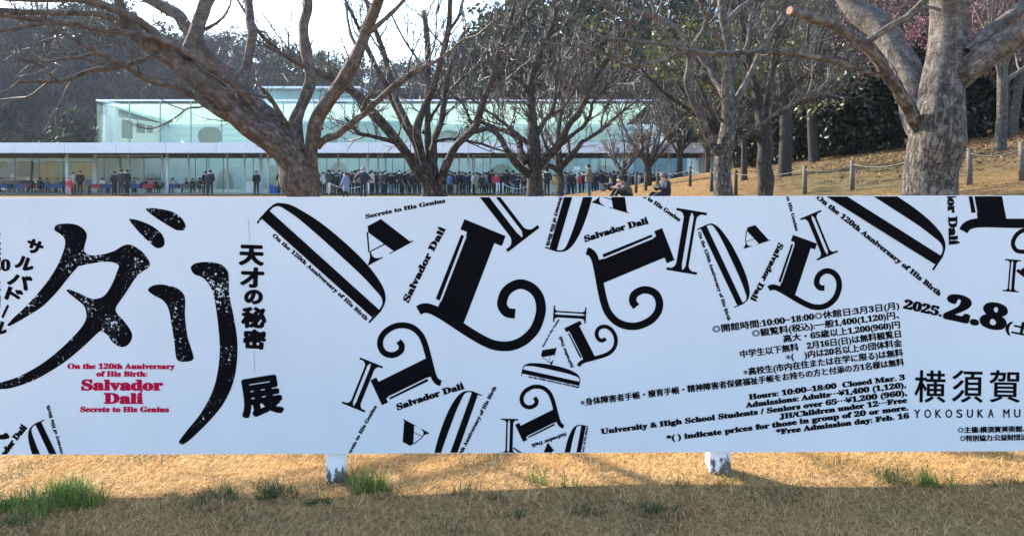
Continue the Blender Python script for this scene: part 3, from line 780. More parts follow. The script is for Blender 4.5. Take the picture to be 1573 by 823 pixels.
for k, (x, Y, h, r, lab) in enumerate(((1165, 66, 10, 4.2, 'dark evergreen tree over the left end of the hedge'), (1245, 66, 12, 4.5, 'dark evergreen tree behind the crooked bank tree'), (1335, 66, 10, 4.5, 'dark evergreen tree behind the left limb of the biggest tree'),
                                       (1480, 62, 12, 4.5, 'dark evergreen tree behind the right limb of the biggest tree'), (1590, 60, 12, 4.5, 'dark evergreen tree at the upper right corner'))):
    X = (x - CX) / F * Y
    shrub('evergreen_tree', X, Y, h, r, 4200, LEAF_DARK, lab, GE, .2, 'tree', .1)

# ---- rope fence
POST = nmat('post_wood', (.075, .057, .04), (.15, .12, .085), 8, .85, .5, stretch=(6, 6, 1))
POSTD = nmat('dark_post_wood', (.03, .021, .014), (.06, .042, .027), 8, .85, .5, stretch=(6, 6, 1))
ROPE = nmat('fence_rope', (.16, .14, .11), (.26, .23, .18), 30, .9)
fr = empty('rope_fence', (9.0, 28, 0)); tag(fr, 'low rope fence with round wooden posts running up the grass bank', 'fence')
off = np.array([9.0, 28, 0])
fp = [(977, 302, 40, 3.1), (992, 303, 40.5, 3.0), (1010, 300, 41, 2.8), (1060, 296, 38, 2.8), (1093, 291, 33, 2.8), (1130, 290, 29.5, 2.8), (1236, 290, 26, 3.2), (1309, 285, 24.7, 3.2), (1400, 276, 22.0, 3.2), (1489, 268, 20.5, 3.2), (1569, 260, 19.4, 3.3), (1660, 252, 18, 3.3)]
tops = []
for i, (x, yb, Y, hh) in enumerate(fp):
    X = (x - CX) / F * Y; z = float(ground(X, Y))
    h = .92 if i != 0 else .95
    m = MB(); m.tube([np.array([X, Y, z - .1]) - off, np.array([X + .01, Y, z + h]) - off], [.075, .07], 10)
    m.tube([np.array([X + .01, Y, z + h]) - off, np.array([X + .01, Y, z + h + .015]) - off], [.07, .05], 10)
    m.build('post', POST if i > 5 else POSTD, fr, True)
    tops.append(np.array([X, Y - .08, z + h - .12]))
m = MB()
for a, b in zip(tops[:-1], tops[1:]):
    t = np.linspace(0, 1, 14)[:, None]
    P = a * (1 - t) + b * t; P[:, 2] -= .13 * 4 * (t * (1 - t))[:, 0]
    m.tube(P - off, [.009] * 14, 5)
m.build('rope', ROPE, fr, True)
# slanting prop rail near the small bare tree
# ================================================================ the glass museum
YC, YG, YB = 66.0, 70.5, 86.0      # column line, glass front, inner back wall
def bx(x, Y): return (x - CX) / F * Y
WHITE_METAL = nmat('white_painted_steel', (.66, .66, .68), (.72, .72, .74), 2, .35)
SOFFIT = nmat('soffit_boards', (.50, .50, .44), (.60, .60, .53), 3, .6)
STEEL_DARK = nmat('dark_steel', (.06, .07, .07), (.10, .11, .11), 5, .4)
INNER = nmat('inner_white_wall', (.24, .33, .38), (.30, .39, .44), .8, .5)
FLOORM = nmat('grey_floor', (.22, .23, .22), (.30, .31, .30), 3, .4)
GLASS = glass_mat('green_tinted_glass', (.90, .97, .97), .0)
GLASS_UP = glass_mat('upper_green_glass', (.945, .985, .975), -.01)
mus = empty('glass_museum', (-15, YC, 0)); tag(mus, 'long low museum with glass front, white roof edge and pale green glass upper storey', 'museum')
O = np.array([-15, YC, 0])
XL, XR = -62.0, bx(1098, YC)
def B(name, boxes, mat, parent=mus):
    m = MB()
    for a, b in boxes: m.box(np.array(a) - O, np.array(b) - O)
    return m.build(name, mat, parent)
# roof edge, split in panels by fine joints
m = MB()
jo = [XL] + [bx(x, YC - 2.5) for x in (-53, 22, 99, 178, 254, 332, 410, 488, 566, 643, 720, 797, 874, 951, 1028)] + [XR]
for a, b in zip(jo[:-1], jo[1:]):
    m.box(np.array([a + .012, YC - 2.5, 3.30]) - O, np.array([b - .012, YC - 2.38, 4.11]) - O)
fas = m.build('roof_edge', WHITE_METAL, mus)
B('roof', [((XL, YC - 2.37, 3.72), (XR, YC + 7.4, 4.06)), ((XL, YC + 7.42, 3.72), (bx(150, 75) - .1, YB + 2, 4.06))], WHITE_METAL)
m = MB()
for x in np.arange(XL + .3, XR, 1.03):
    m.box(np.array([x, YC - 2.35, 3.36]) - O, np.array([x + .09, YG + .4, 3.70]) - O)
m.box(np.array([XL, YC - 2.36, 3.66]) - O, np.array([XR, YG + .3, 3.715]) - O)
m.build('soffit', SOFFIT, mus)
for x in (-51, 103, 257, 411.5, 565, 719.7, 873, 1028):
    X = bx(x, YC); m = MB()
    m.tube([np.array([X, YC, .0]) - O, np.array([X, YC, 3.66]) - O], [.105, .105], 12); m.build('column', WHITE_METAL, mus, True)
# glass front with fins
B('floor', [((XL, YC - 1.2, -.3), (XR, YB + 20, .035))], FLOORM)
dark = [23, 60, 97, 160, 221, 300, 317, 343, 389, 440, 502, 552, 593, 603, 621, 680, 742, 780, 833, 860, 905, 930, 952, 975, 1040, 1062]
white = [145, 148, 198, 249.5, 290, 350, 376, 400, 402.5, 426, 470, 520, 581, 640, 705, 726, 729, 753, 808, 1005, 1075]
allx = sorted([bx(x, YG) for x in dark + white])
e = [XL] + allx + [XR]
m = MB()
for a, b in zip(e[:-1], e[1:]):
    if b - a > .25: m.box(np.array([a + .03, YG, .04]) - O, np.array([b - .03, YG + .025, 3.02]) - O)
m.build('front_glass', GLASS, mus)
for x in dark:
    X = bx(x, YG); B('mullion', [((X - .022, YG - .02, .04), (X + .022, YG + .06, 3.02))], STEEL_DARK)
m = MB()
m.box(np.array([XL, YG - .03, 3.02]) - O, np.array([XR, YG + .1, 3.65]) - O)
m.build('head_beam', STEEL_DARK, mus)
for x in white:
    X = bx(x, YG); B('white_fin', [((X - .055, YG - .12, .04), (X + .055, YG - .035, 3.36))], WHITE_METAL)
for a, b, z in ((147.5, 249.5, 3.18), (726, 753, 3.2)):
    B('door_head', [((bx(a, YG) - .05, YG - .14, z), (bx(b, YG) + .05, YG - .124, z + .11))], WHITE_METAL)
# interior of the ground floor
B('inner_wall', [((XL, YB, .04), (bx(-10, YB), YB + .2, 3.7)), ((bx(146, YB), YB, .04), (XR + 3, YB + .2, 3.7)), ((XL, YB - .001, 3.0), (bx(146, YB) - .02, YB + .19, 3.7))], INNER)
TAN = nmat('painted_warm_light', (.62, .36, .16), (.74, .46, .23), 2, .5)  # warm indoor light of the cafe is painted into the panel colour
for a_, b_ in ((56, 72.5), (73.5, 88), (110, 130.5), (131.5, 145), (-60, -15)):
    B('warm_lit_panel', [((bx(a_, 80), 80, .04), (bx(b_, 80), 80.1, 2.75))], TAN)

B('service_counter', [((bx(8, 77), 77, .04), (bx(42, 77), 77.7, 1.05)), ((bx(27, 78.5), 78.5, 1.4), (bx(46, 78.5), 79, 2.9))], STEEL_DARK)
CY = nmat('bright_cyan_pane', (.30, .66, .70), (.36, .72, .75), 1, .4)  # opaque pane; daylight beyond the window is put into its colour
B('side_window', [((bx(90.5, 82), 82, .04), (bx(108, 82), 82.06, 2.85))], CY)
GREYW = nmat('grey_opening', (.17, .19, .20), (.21, .23, .24), 1, .6)
def disc(name, cx, cz, rx, rz, Y, lo=-9, mat=GREYW, sq=2.0):
    a = np.linspace(0, 2 * np.pi, 48, endpoint=False)
    c, s_ = np.cos(a), np.sin(a)
    xz = np.stack([cx + rx * np.sign(c) * np.abs(c) ** (2 / sq), np.maximum(cz + rz * np.sign(s_) * np.abs(s_) ** (2 / sq), lo)], 1)
    m = MB()
    f = np.array([[x, Y, z] for x, z in xz]) - O
    k = len(f)
    m.add(np.concatenate([f, f + np.array([0, .06, 0])]), [(i, (i + 1) % k, k + (i + 1) % k, k + i) for i in range(k)])
    m.v.append(f); m.uv.append(np.zeros((k, 2))); m.f.append(np.arange(k)[::-1][None] + m.n); m.n += k
    return m.build(name, mat, mus)
yb = YB - .07
for cx_, cy_, rx, ry in ((233, 300, 19, 34), (418, 300, 11, 47), (345, 300, 14, 40), (520, 300, 20, 52), (770, 300, 30, 48), (930, 300, 26, 46)):
    k = yb / F
    disc('arched_opening', bx(cx_, yb), EYE + (HY - cy_) * k, rx * k, ry * k, yb, .05)
# upper glass storey
YU, YUB = 75.0, 90.0
U0, U1 = bx(148.5, YU), bx(1000, YU)
ZT = EYE + (HY - 153.5) / F * YU
pan = [148.5] + [198.5 + 47.3 * k for k in range(17)] + [1000]
m = MB()
for a, b in zip(pan[:-1], pan[1:]):
    m.box(np.array([bx(a, YU) + .03, YU, 4.07]) - O, np.array([bx(b, YU) - .03, YU + .03, ZT - .12]) - O)
m.box(np.array([U0, YU + .1, 4.07]) - O, np.array([U0 + .03, YUB, ZT - .12]) - O)
m.build('upper_glass', GLASS_UP, mus)
MULL = nmat('grey_green_mullion', (.18, .26, .26), (.22, .30, .30), 2, .4)
m = MB()
for x in pan[1:-1]:
    m.box(np.array([bx(x, YU) - .035, YU - .03, 4.065]) - O, np.array([bx(x, YU) + .035, YU + .12, ZT - .121]) - O)
m.build('upper_mullions', MULL, mus)
B('upper_roof_edge', [((U0 - .05, YU - .05, ZT - .12), (U1 + .05, YU + .12, ZT + .03)), ((U0 - .05, YU + .121, ZT - .12), (U0 + .08, YUB, ZT + .03)), ((U1, YU, 4.066), (U1 + .05, YU + .2, ZT - .122))], WHITE_METAL)
# luminous louvred ceiling: translucent boards with darker perforation dashes in their colour
mm, t, b = newmat('translucent_ceiling')
n1 = noise(t, 1, 2, .5, stretch=(1.2, 5.5, 1)); r1 = ramp(t, [(.44, (.56, .70, .60)), (.52, (.82, .91, .84))]); t.links.new(n1.outputs[0], r1.inputs[0])
tr = t.nodes.new('ShaderNodeBsdfTranslucent'); t.links.new(r1.outputs[0], tr.inputs[0]); t.links.new(r1.outputs[0], b.inputs['Base Color'])
mx = t.nodes.new('ShaderNodeMixShader'); mx.inputs[0].default_value = .82; t.links.new(b.outputs[0], mx.inputs[1]); t.links.new(tr.outputs[0], mx.inputs[2]); t.links.new(mx.outputs[0], t.nodes['Material Output'].inputs[0])
m = MB()
for y in np.arange(YU + .5, YUB, .72):
    m.box(np.array([U0 + .3, y, ZT - .34 - (y - YU) * .072]) - O, np.array([U1 - .2, y + .705, ZT - .31 - (y - YU) * .072]) - O)
m.build('louvred_ceiling', mm, mus)
PALE = nmat('pale_blue_inner_shell', (.52, .67, .74), (.57, .72, .79), .5, .5)
kz = 88.0 / F
_t = PALE.node_tree; _b = _t.nodes['Principled BSDF']; _tr = _t.nodes.new('ShaderNodeBsdfTranslucent'); _tr.inputs[0].default_value = (.52, .67, .74, 1)  # translucency added so that sun from behind brightens the inner wall
_mx = _t.nodes.new('ShaderNodeMixShader'); _mx.inputs[0].default_value = .5; _t.links.new(_b.outputs[0], _mx.inputs[1]); _t.links.new(_tr.outputs[0], _mx.inputs[2]); _t.links.new(_mx.outputs[0], _t.nodes['Material Output'].inputs[0])
m = MB(); zt_ = EYE + (HY - 191) * kz
m.poly(np.array([(bx(190, 88), 88, 4.0), (U1 + 4, 88, 4.0), (U1 + 4, 88, zt_), (bx(190, 88), 88, zt_)]) - O)
m.build('translucent_inner_wall', PALE, mus)
B('upper_side_wall', [((U0 + .12, 76, 4.07), (U0 + .3, YUB, ZT - 1.35))], WHITE_METAL)
B('side_window', [((U0 + .301, 79.2, 5.2), (U0 + .33, 81.4, 7.0)), ((U0 + .301, 82.3, 5.9), (U0 + .33, 84.2, 6.9)), ((U0 + .301, 84.6, 6.0), (U0 + .33, 86, 6.8))], GREYW)
B('upper_post', [((bx(158, 77), 77, 4.0), (bx(176, 77), 77.3, ZT - .36)), ((bx(178, 80), 80, 4.0), (bx(181.5, 80), 80.2, ZT - .36))], WHITE_METAL)
def updisc(cx_, cy_, rx, ry, Y=87.9, sq=2.4):
    k = Y / F; return disc('round_window', bx(cx_, Y), EYE + (HY - cy_) * k, rx * k, ry * k, Y, 3.9, GREYW, sq)
updisc(322, 209, 18, 14); updisc(508, 214, 10, 10); updisc(690, 212, 16, 12)
# glass lantern standing on the roof behind
YL = 92.0
L0, L1, LZ = bx(398, YL), bx(552, YL), EYE + (HY - 134) / F * YL
lan = B('roof_lantern', [((L0, YL, ZT - 1.0), (L1, YL + .05, LZ - .15))], GLASS_UP)
B('lantern_shell', [((L0 + .2, YL + 1.5, ZT - 1.0), (L1 - .2, YL + 1.7, LZ - .3))], PALE)
B('lantern_edge', [((L0 - .1, YL - .1, LZ - .15), (L1 + .1, YL + 6, LZ + .08))], WHITE_METAL)
B('end_wall', [((XR + .02, YC - 2.4, 0), (XR + .3, YG + 6, 4.05))], WHITE_METAL)
# writing on the door glass: two pale lines
GLW = nmat('white_glass_lettering', (.7, .72, .72), (.75, .77, .77), 5, .5)
m = MB()
for k in range(7):
    X = bx(356 + k * 2.3, YG); m.box(np.array([X, YG - .03, 1.62]) - O, np.array([X + .09, YG - .026, 1.75]) - O)
m.build('door_lettering', GLW, mus)
# ================================================================ people
SKIN = nmat('skin', (.50, .32, .23), (.56, .37, .27), 20, .5)
HAIRS = {k: nmat('hair_' + k, c, tuple(v * 1.4 for v in c), 60, .75) for k, c in {'black': (.012, .010, .009), 'grey': (.22, .21, .20), 'brown': (.05, .03, .02)}.items()}
def cloth(name, c): return nmat(name + '_cloth', tuple(v * .85 for v in c), tuple(min(1, v * 1.15) for v in c), 25, .85, .3, .005)
CL = {k: cloth(k, c) for k, c in dict(black=(.006, .006, .007), navy=(.009, .012, .028), darkgrey=(.022, .022, .026), grey=(.16, .16, .17), lightgrey=(.42, .42, .43), white=(.72, .72, .70), beige=(.46, .37, .26),
      taupe=(.20, .16, .125), khaki=(.12, .10, .065), green=(.03, .05, .035), blue=(.06, .11, .22), paleblue=(.17, .24, .36), bluegrey=(.12, .16, .24), red=(.42, .03, .05), maroon=(.16, .02, .025), yellow=(.50, .36, .07), jeans=(.04, .07, .12), brown=(.09, .055, .035), pink=(.55, .16, .22), greybrown=(.085, .07, .065), purple=(.07, .05, .10), teal=(.10, .2, .22)).items()}
MASK = CL['white']

def skin_mesh(name, joints, edges, root, sub=1):
    """one continuous surface grown over a skeleton: joints {key: (x, y, z, radius)}"""
    keys = list(joints); ix = {k: i for i, k in enumerate(keys)}
    me = bpy.data.meshes.new(name)
    me.from_pydata([joints[k][:3] for k in keys], [(ix[a], ix[b]) for a, b in edges], [])
    o = bpy.data.objects.new(name, me); COL.objects.link(o)
    sm = o.modifiers.new('s', 'SKIN'); sm.use_smooth_shade = True
    for k in keys:
        sv = me.skin_vertices[0].data[ix[k]]; r = joints[k][3]
        sv.radius = (r, r) if not isinstance(r, tuple) else r
        sv.use_root = (k == root)
    md = o.modifiers.new('d', 'SUBSURF'); md.levels = sub; md.render_levels = sub
    dg = bpy.context.evaluated_depsgraph_get()
    out = bpy.data.meshes.new_from_object(o.evaluated_get(dg))
    out.name = name
    bpy.data.objects.remove(o); bpy.data.meshes.remove(me)
    out.materials.clear()
    for p in out.polygons: p.use_smooth = True
    return out

def pose_joints(pose):
    """facing -Y. pelvis, spine, head, arms, legs"""
    J = dict(pel=(0, 0, .93), sp=(0, 0, 1.12), ch=(0, 0, 1.31), nk=(0, .005, 1.445), hd=(0, -.01, 1.55), cr=(0, -.008, 1.62))
    def sd(k, x, y, z): J[k + 'L'] = (-x, y, z); J[k + 'R'] = (x, y, z)
    sd('sh', .17, 0, 1.375); sd('el', .225, .03, 1.12); sd('wr', .225, -.05, .90); sd('ha', .215, -.075, .83)
    sd('hip', .09, 0, .90); sd('kn', .095, -.01, .49); sd('an', .095, .025, .085); sd('to', .105, -.12, .035)
    if pose == 'walk':
        J['knL'] = (-.095, -.13, .50); J['anL'] = (-.09, -.26, .10); J['toL'] = (-.09, -.40, .06)
        J['knR'] = (.095, .06, .49); J['anR'] = (.09, .30, .13); J['toR'] = (.09, .21, .03)
        J['elL'] = (-.23, .10, 1.13); J['wrL'] = (-.22, .10, .91); J['haL'] = (-.21, .08, .84)
        J['elR'] = (.23, -.06, 1.13); J['wrR'] = (.22, -.19, .95); J['haR'] = (.21, -.23, .89)
    if pose == 'phone':
        for s_, k in ((-1, 'L'), (1, 'R')):
            J['el' + k] = (s_ * .23, -.02, 1.13); J['wr' + k] = (s_ * .09, -.25, 1.18); J['ha' + k] = (s_ * .06, -.31, 1.22)
        J['hd'] = (0, -.04, 1.52); J['cr'] = (0, -.06, 1.585)
    if pose == 'pockets':
        for s_, k in ((-1, 'L'), (1, 'R')):
            J['el' + k] = (s_ * .27, .08, 1.14); J['wr' + k] = (s_ * .19, -.07, .98); J['ha' + k] = (s_ * .15, -.11, .93)
    if pose == 'wide':      # arms held away from the body, striding
        J['elL'] = (-.34, .02, 1.16); J['wrL'] = (-.47, -.04, .99); J['haL'] = (-.51, -.06, .93)
        J['elR'] = (.36, .03, 1.17); J['wrR'] = (.50, 0, 1.0); J['haR'] = (.54, -.01, .94)
        J['anL'] = (-.13, .03, .085); J['anR'] = (.13, .02, .085); J['toL'] = (-.15, -.11, .035); J['toR'] = (.15, -.12, .035)
    if pose == 'chair':
        for k in ('pel', 'sp', 'ch', 'nk', 'hd', 'cr'): x, y, z = J[k]; J[k] = (x, y - (z - .93) * .18, z - .42)
        for s_, k in ((-1, 'L'), (1, 'R')):
            J['sh' + k] = (s_ * .17, -.08, .955); J['el' + k] = (s_ * .23, -.14, .71); J['wr' + k] = (s_ * .13, -.36, .77); J['ha' + k] = (s_ * .09, -.42, .79)
            J['hip' + k] = (s_ * .09, 0, .50); J['kn' + k] = (s_ * .11, -.42, .50); J['an' + k] = (s_ * .11, -.40, .085); J['to' + k] = (s_ * .12, -.53, .035)
    if pose == 'ground':    # sitting on the grass, knees drawn up, bent forward
        J.update(pel=(0, 0, .13), sp=(0, -.05, .30), ch=(0, -.15, .48), nk=(0, -.25, .60), hd=(0, -.32, .67), cr=(0, -.36, .73))
        for s_, k in ((-1, 'L'), (1, 'R')):
            J['sh' + k] = (s_ * .17, -.19, .53); J['el' + k] = (s_ * .25, -.36, .36); J['wr' + k] = (s_ * .15, -.52, .42); J['ha' + k] = (s_ * .10, -.57, .44)
            J['hip' + k] = (s_ * .09, -.02, .13); J['kn' + k] = (s_ * .15, -.44, .38); J['an' + k] = (s_ * .13, -.62, .07); J['to' + k] = (s_ * .14, -.76, .035)
    if pose == 'ground_up':  # sitting on the grass, back straight, holding something up
        J.update(pel=(0, 0, .13), sp=(0, .0, .32), ch=(0, -.03, .52), nk=(0, -.05, .66), hd=(0, -.08, .74), cr=(0, -.09, .81))
        for s_, k in ((-1, 'L'), (1, 'R')):
            J['sh' + k] = (s_ * .17, -.04, .59); J['el' + k] = (s_ * .24, -.18, .36); J['wr' + k] = (s_ * .09, -.40, .44); J['ha' + k] = (s_ * .06, -.46, .47)
            J['hip' + k] = (s_ * .09, -.02, .13); J['kn' + k] = (s_ * .20, -.42, .25); J['an' + k] = (s_ * .08, -.62, .07); J['to' + k] = (s_ * .09, -.76, .045)
    return J

def lerp(a, b, t): return tuple(a[i] * (1 - t) + b[i] * t for i in range(3))
def make_pose(pose, long):
    J = pose_joints(pose)
    low = pose.startswith('ground')
    r = dict(pel=.07 if low else .115, sp=.11, ch=.12, nk=.05, hd=.102, cr=.096, sh=.06, el=.042, wr=.028, ha=.026, hip=.06 if low else .075, kn=.055, an=.036, to=.03)
    j = {k: (*v, r[k[:-1]] if k[-1] in 'LR' and k[:-1] in r else r[k]) for k, v in J.items()}
    hd = np.array(J['hd']); j['ns'] = (hd[0], hd[1] - .112, hd[2] + .0, .013); j['jw'] = (hd[0], hd[1] - .045, hd[2] - .075, .058)
    e = [('pel', 'sp'), ('sp', 'ch'), ('ch', 'nk'), ('nk', 'hd'), ('hd', 'cr'), ('hd', 'ns'), ('hd', 'jw')]
    for s_ in 'LR':
        e += [('ch', 'sh' + s_), ('sh' + s_, 'el' + s_), ('el' + s_, 'wr' + s_), ('wr' + s_, 'ha' + s_), ('pel', 'hip' + s_), ('hip' + s_, 'kn' + s_), ('kn' + s_, 'an' + s_), ('an' + s_, 'to' + s_)]
        h = np.array(J['ha' + s_]); wv = h - np.array(J['wr' + s_]); wv /= np.linalg.norm(wv); sd_ = np.cross(wv, [1, 0, .2]); sd_ /= np.linalg.norm(sd_)
        for q, (o_, ln) in enumerate(((-.03, .065), (-.01, .078), (.01, .072), (.03, .056))):
            f1 = h + sd_ * o_ + wv * ln * .55; f2 = f1 + wv * ln * .4 + np.array([0, -.012, 0])
            j[f'f{q}a' + s_] = (*f1, .010); j[f'f{q}b' + s_] = (*f2, .008)
            e += [('ha' + s_, f'f{q}a' + s_), (f'f{q}a' + s_, f'f{q}b' + s_)]
        th = h - sd_ * .04 + wv * .012 + np.array([0, -.02, 0]); j['tm' + s_] = (*th, .011); e.append(('ha' + s_, 'tm' + s_))
    body = skin_mesh('body_' + pose, j, e, 'pel')
    # coat
    c = dict(ch=(*J['ch'], .17), sp=(*J['sp'], .17), nk=(*lerp(J['ch'], J['nk'], .95), .07))
    ce = [('ch', 'nk'), ('ch', 'sp')]
    if pose in ('chair', 'ground', 'ground_up'):
        c['pel'] = (*lerp(J['pel'], J['sp'], -.05), .19); ce.append(('sp', 'pel'))
    else:
        x, y, z = J['pel']
        c['pel'] = (x, y, z - .02, .205); ce.append(('sp', 'pel'))
        if long: c['hem'] = (x, y, .62, .20); c['hm2'] = (x, y - .01, .44, .215); ce += [('pel', 'hem'), ('hem', 'hm2')]
        else: c['hem'] = (x, y, .77, .215); ce.append(('pel', 'hem'))
    for s_ in 'LR':
        c['sh' + s_] = (*J['sh' + s_], .088); c['el' + s_] = (*J['el' + s_], .076); c['wr' + s_] = (*lerp(J['el' + s_], J['wr' + s_], .93), .048)
        ce += [('ch', 'sh' + s_), ('sh' + s_, 'el' + s_), ('el' + s_, 'wr' + s_)]
    coat = skin_mesh('coat_' + pose, c, ce, 'ch')
    t = dict(pel=(*lerp(J['pel'], J['sp'], .05), .105 if low else .12)); te = []
    for s_ in 'LR':
        t['hip' + s_] = (*J['hip' + s_], .098 if low else .09); t['kn' + s_] = (*J['kn' + s_], .072); t['an' + s_] = (*lerp(J['kn' + s_], J['an' + s_], .93), .058)
        te += [('pel', 'hip' + s_), ('hip' + s_, 'kn' + s_), ('kn' + s_, 'an' + s_)]
    trou = skin_mesh('trousers_' + pose, t, te, 'pel')
    # shoes
    sj = MB()
    for s_ in 'LR':
        a, b = np.array(J['an' + s_]), np.array(J['to' + s_])
        P = np.array([a + (a - b) * .35 + [0, 0, -.02], a + [0, 0, -.01], (a + b) / 2 + [0, 0, .012], b, b + (b - a) * .18])
        sj.tube(P, [.03, .05, .05, .042, .02], 10)
    shoes = sj.mesh('shoes_' + pose, True)
    # hair: a cap over the back and top of the head, with an uneven fringe
    hb = MB(); hc = (np.array(J['hd']) + np.array(J['cr'])) / 2
    nu, nv = 18, 10; V = []
    for i in range(nv + 1):
        th = i / nv * 2.3
        for q in range(nu):
            ph = 2 * math.pi * q / nu
            lim = .88 + .95 * (.5 + .5 * math.sin(ph)) ** .8 + .05 * math.sin(5 * ph)       # sin>0 is the back of the head
            t_ = min(th, lim * 1.25)
            V.append(hc + np.array([.106 * math.sin(t_) * math.cos(ph), .118 * math.sin(t_) * math.sin(ph) + .008, .135 * math.cos(t_) - .002]))
    fc = [(i * nu + q, (i + 1) * nu + q, (i + 1) * nu + (q + 1) % nu, i * nu + (q + 1) % nu) for i in range(nv) for q in range(nu)]
    hb.add(V, fc); hair = hb.mesh('hair_' + pose, True)
    # face mask and cap, only used where worn
    fm = MB(); V = []
    h0 = np.array(J['hd'])
    for i in range(5):
        for q in range(9):
            a = (q - 4) / 4 * 1.15
            V.append(h0 + np.array([.104 * math.sin(a), -.112 * math.cos(a) - .014 * (1 - abs(i - 2) / 2), -.085 + i * .026]))
    fm.add(V, [(i * 9 + q, i * 9 + q + 1, (i + 1) * 9 + q + 1, (i + 1) * 9 + q) for i in range(4) for q in range(8)])
    mask = fm.mesh('mask_' + pose, True)
    kp = MB(); V = []
    for i in range(7):
        th = .02 + i / 6 * 1.45
        for q in range(20):
            ph = 2 * math.pi * q / 20
            V.append(hc + np.array([.118 * math.sin(th) * math.cos(ph), .128 * math.sin(th) * math.sin(ph), .04 + .115 * math.cos(th)]))
    n0 = len(V)
    for q in range(20):
        ph = 2 * math.pi * q / 20
        V.append(hc + np.array([.175 * math.cos(ph), .19 * math.sin(ph) - .02, .035]))
    fc = [(i * 20 + q, (i + 1) * 20 + q, (i + 1) * 20 + (q + 1) % 20, i * 20 + (q + 1) % 20) for i in range(7) for q in range(20)]
    kp.add(V, fc); cap = kp.mesh('hat_' + pose, True)
    return dict(body=body, coat=coat, trousers=trou, shoes=shoes, hair=hair, mask=mask, hat=cap)

POSES = {}
def get_pose(p, long):
    k = (p, long)
    if k not in POSES:
        POSES[k] = make_pose(p, long)
        for me in POSES[k].values():
            if not me.materials: me.materials.append(None)
    return POSES[k]

def part(name, me, mat, root):
    o = bpy.data.objects.new(name, me); COL.objects.link(o); o.parent = root
    o.material_slots[0].link = 'OBJECT'; o.material_slots[0].material = mat
    return o

def person(X, Y, z, height, pose, face, coat, trousers, label, group=None, long=False, hair='black', mask=False, hat=None, shoes='black', bag=None):
    """face: degrees, 0 looks at the camera, 180 away, 90 to the right of the picture"""
    root = empty('person', (X, Y, z), R(face)); tag(root, label, 'person', group)
    k = height / 1.68; root.scale = (k * random.uniform(.93, 1.1), k * random.uniform(.95, 1.08), k)
    P = get_pose(pose, long)
    part('body', P['body'], SKIN, root)
    part('coat' if long else 'jacket', P['coat'], CL[coat], root)
    part('trousers', P['trousers'], CL[trousers], root)
    part('shoes', P['shoes'], CL[shoes], root)
    part('hair', P['hair'], HAIRS[hair], root)
    if bag: part('shoulder_bag', BAG, CL[bag], root)
    if mask: part('face_mask', P['mask'], MASK, root)
    if hat: part('hat', P['hat'], CL[hat], root)
    return root

bgm = MB()
_a = np.linspace(0, 2 * np.pi, 16, endpoint=False)
for z_, kx, ky in ((.62, .12, .04), (.65, .15, .055), (.80, .145, .05), (.88, .11, .03)):
    pass
V = [(.24 + kx * np.sign(math.cos(a)) * abs(math.cos(a)) ** .6 * .45, kx * 1.1 * np.sign(math.sin(a)) * abs(math.sin(a)) ** .6, z_) for z_, kx in ((.60, .10), (.63, .14), (.80, .135), (.88, .11)) for a in _a]
bgm.add(V, [(i * 16 + q_, i * 16 + (q_ + 1) % 16, (i + 1) * 16 + (q_ + 1) % 16, (i + 1) * 16 + q_) for i in range(3) for q_ in range(16)])
bgm.tube(smooth_path([[.26, 0, .86, 0], [.22, -.05, 1.15, 0], [.13, -.10, 1.38, 0], [.06, 0, 1.47, 0], [.10, .12, 1.36, 0], [.22, .1, 1.1, 0], [.26, 0, .86, 0]], 16)[:, :3], [.014] * 16, 5)
BAG = bgm.mesh('bag', True); BAG.materials.append(None)
GQ = 'people queueing along the museum front'
GW = 'people standing on the lawn before the cafe'
GS = 'people sitting at the cafe tables'
GG = 'people sitting on the grass slope'
def stand(x, top, foot, Y=None, **k):
    if Y is None: p = ground_hit(x, foot)
    else: p = np.array([(x - CX) / F * Y, Y, max(.035 if Y > 64.8 else -9, float(ground((x - CX) / F * Y, Y)))])
    h = EYE + (HY - top) / F * p[1] - p[2]
    person(p[0], p[1], p[2], min(max(h, 1.05), 1.95), **k)
def q(x, top, face, coat, trousers, label, pose='stand', Y=63.2, group=GQ, **k):
    stand(x, top, 298, Y, pose=pose, face=face, coat=coat, trousers=trousers, label='person ' + label, group=group, **k)
# on the grass before the cafe
stand(107, 273, 302, 58, pose='walk', face=60, coat='red', trousers='pink', label='small child in red jacket and pink trousers walking on the grass', group=GW)
q(113, 265, 60, 'beige', 'black', 'in pinkish beige jacket and dark trousers behind the child in red', 'pockets', 63.5, GW)
q(123, 263, 20, 'black', 'darkgrey', 'in black jacket standing right of the beige jacket near the second column', 'stand', 63.3, GW)
q(137, 271, 150, 'bluegrey', 'black', 'in blue-grey sweater seen from behind beside the red cloth table', 'pockets', 64, GW, hair='grey')
q(176, 263, 190, 'black', 'black', 'in black jacket, left one of the three standing close together', 'stand', 61, GW)
q(186, 259, 185, 'darkgrey', 'darkgrey', 'in broad dark grey suit seen from behind, middle of the three', 'stand', 59, GW)
q(195, 258, 250, 'black', 'black', 'in long black coat, right one of the three standing close together', 'stand', 59.5, GW, long=True)
q(316, 263, 200, 'black', 'black', 'in black jacket carrying a white shoulder bag, left of a pair', 'walk', 61, GW)
q(323, 261, 190, 'navy', 'navy', 'in navy jacket with a white patch on the back, right of a pair', 'stand', 60, GW)
q(394, 263, 30, 'black', 'navy', 'in black standing alone beside the leaning folding sign', 'stand', 64, GW)
q(432, 262, 200, 'black', 'black', 'in black puffy jacket half hidden by the leaning tree trunk', 'pockets', 63, GW)
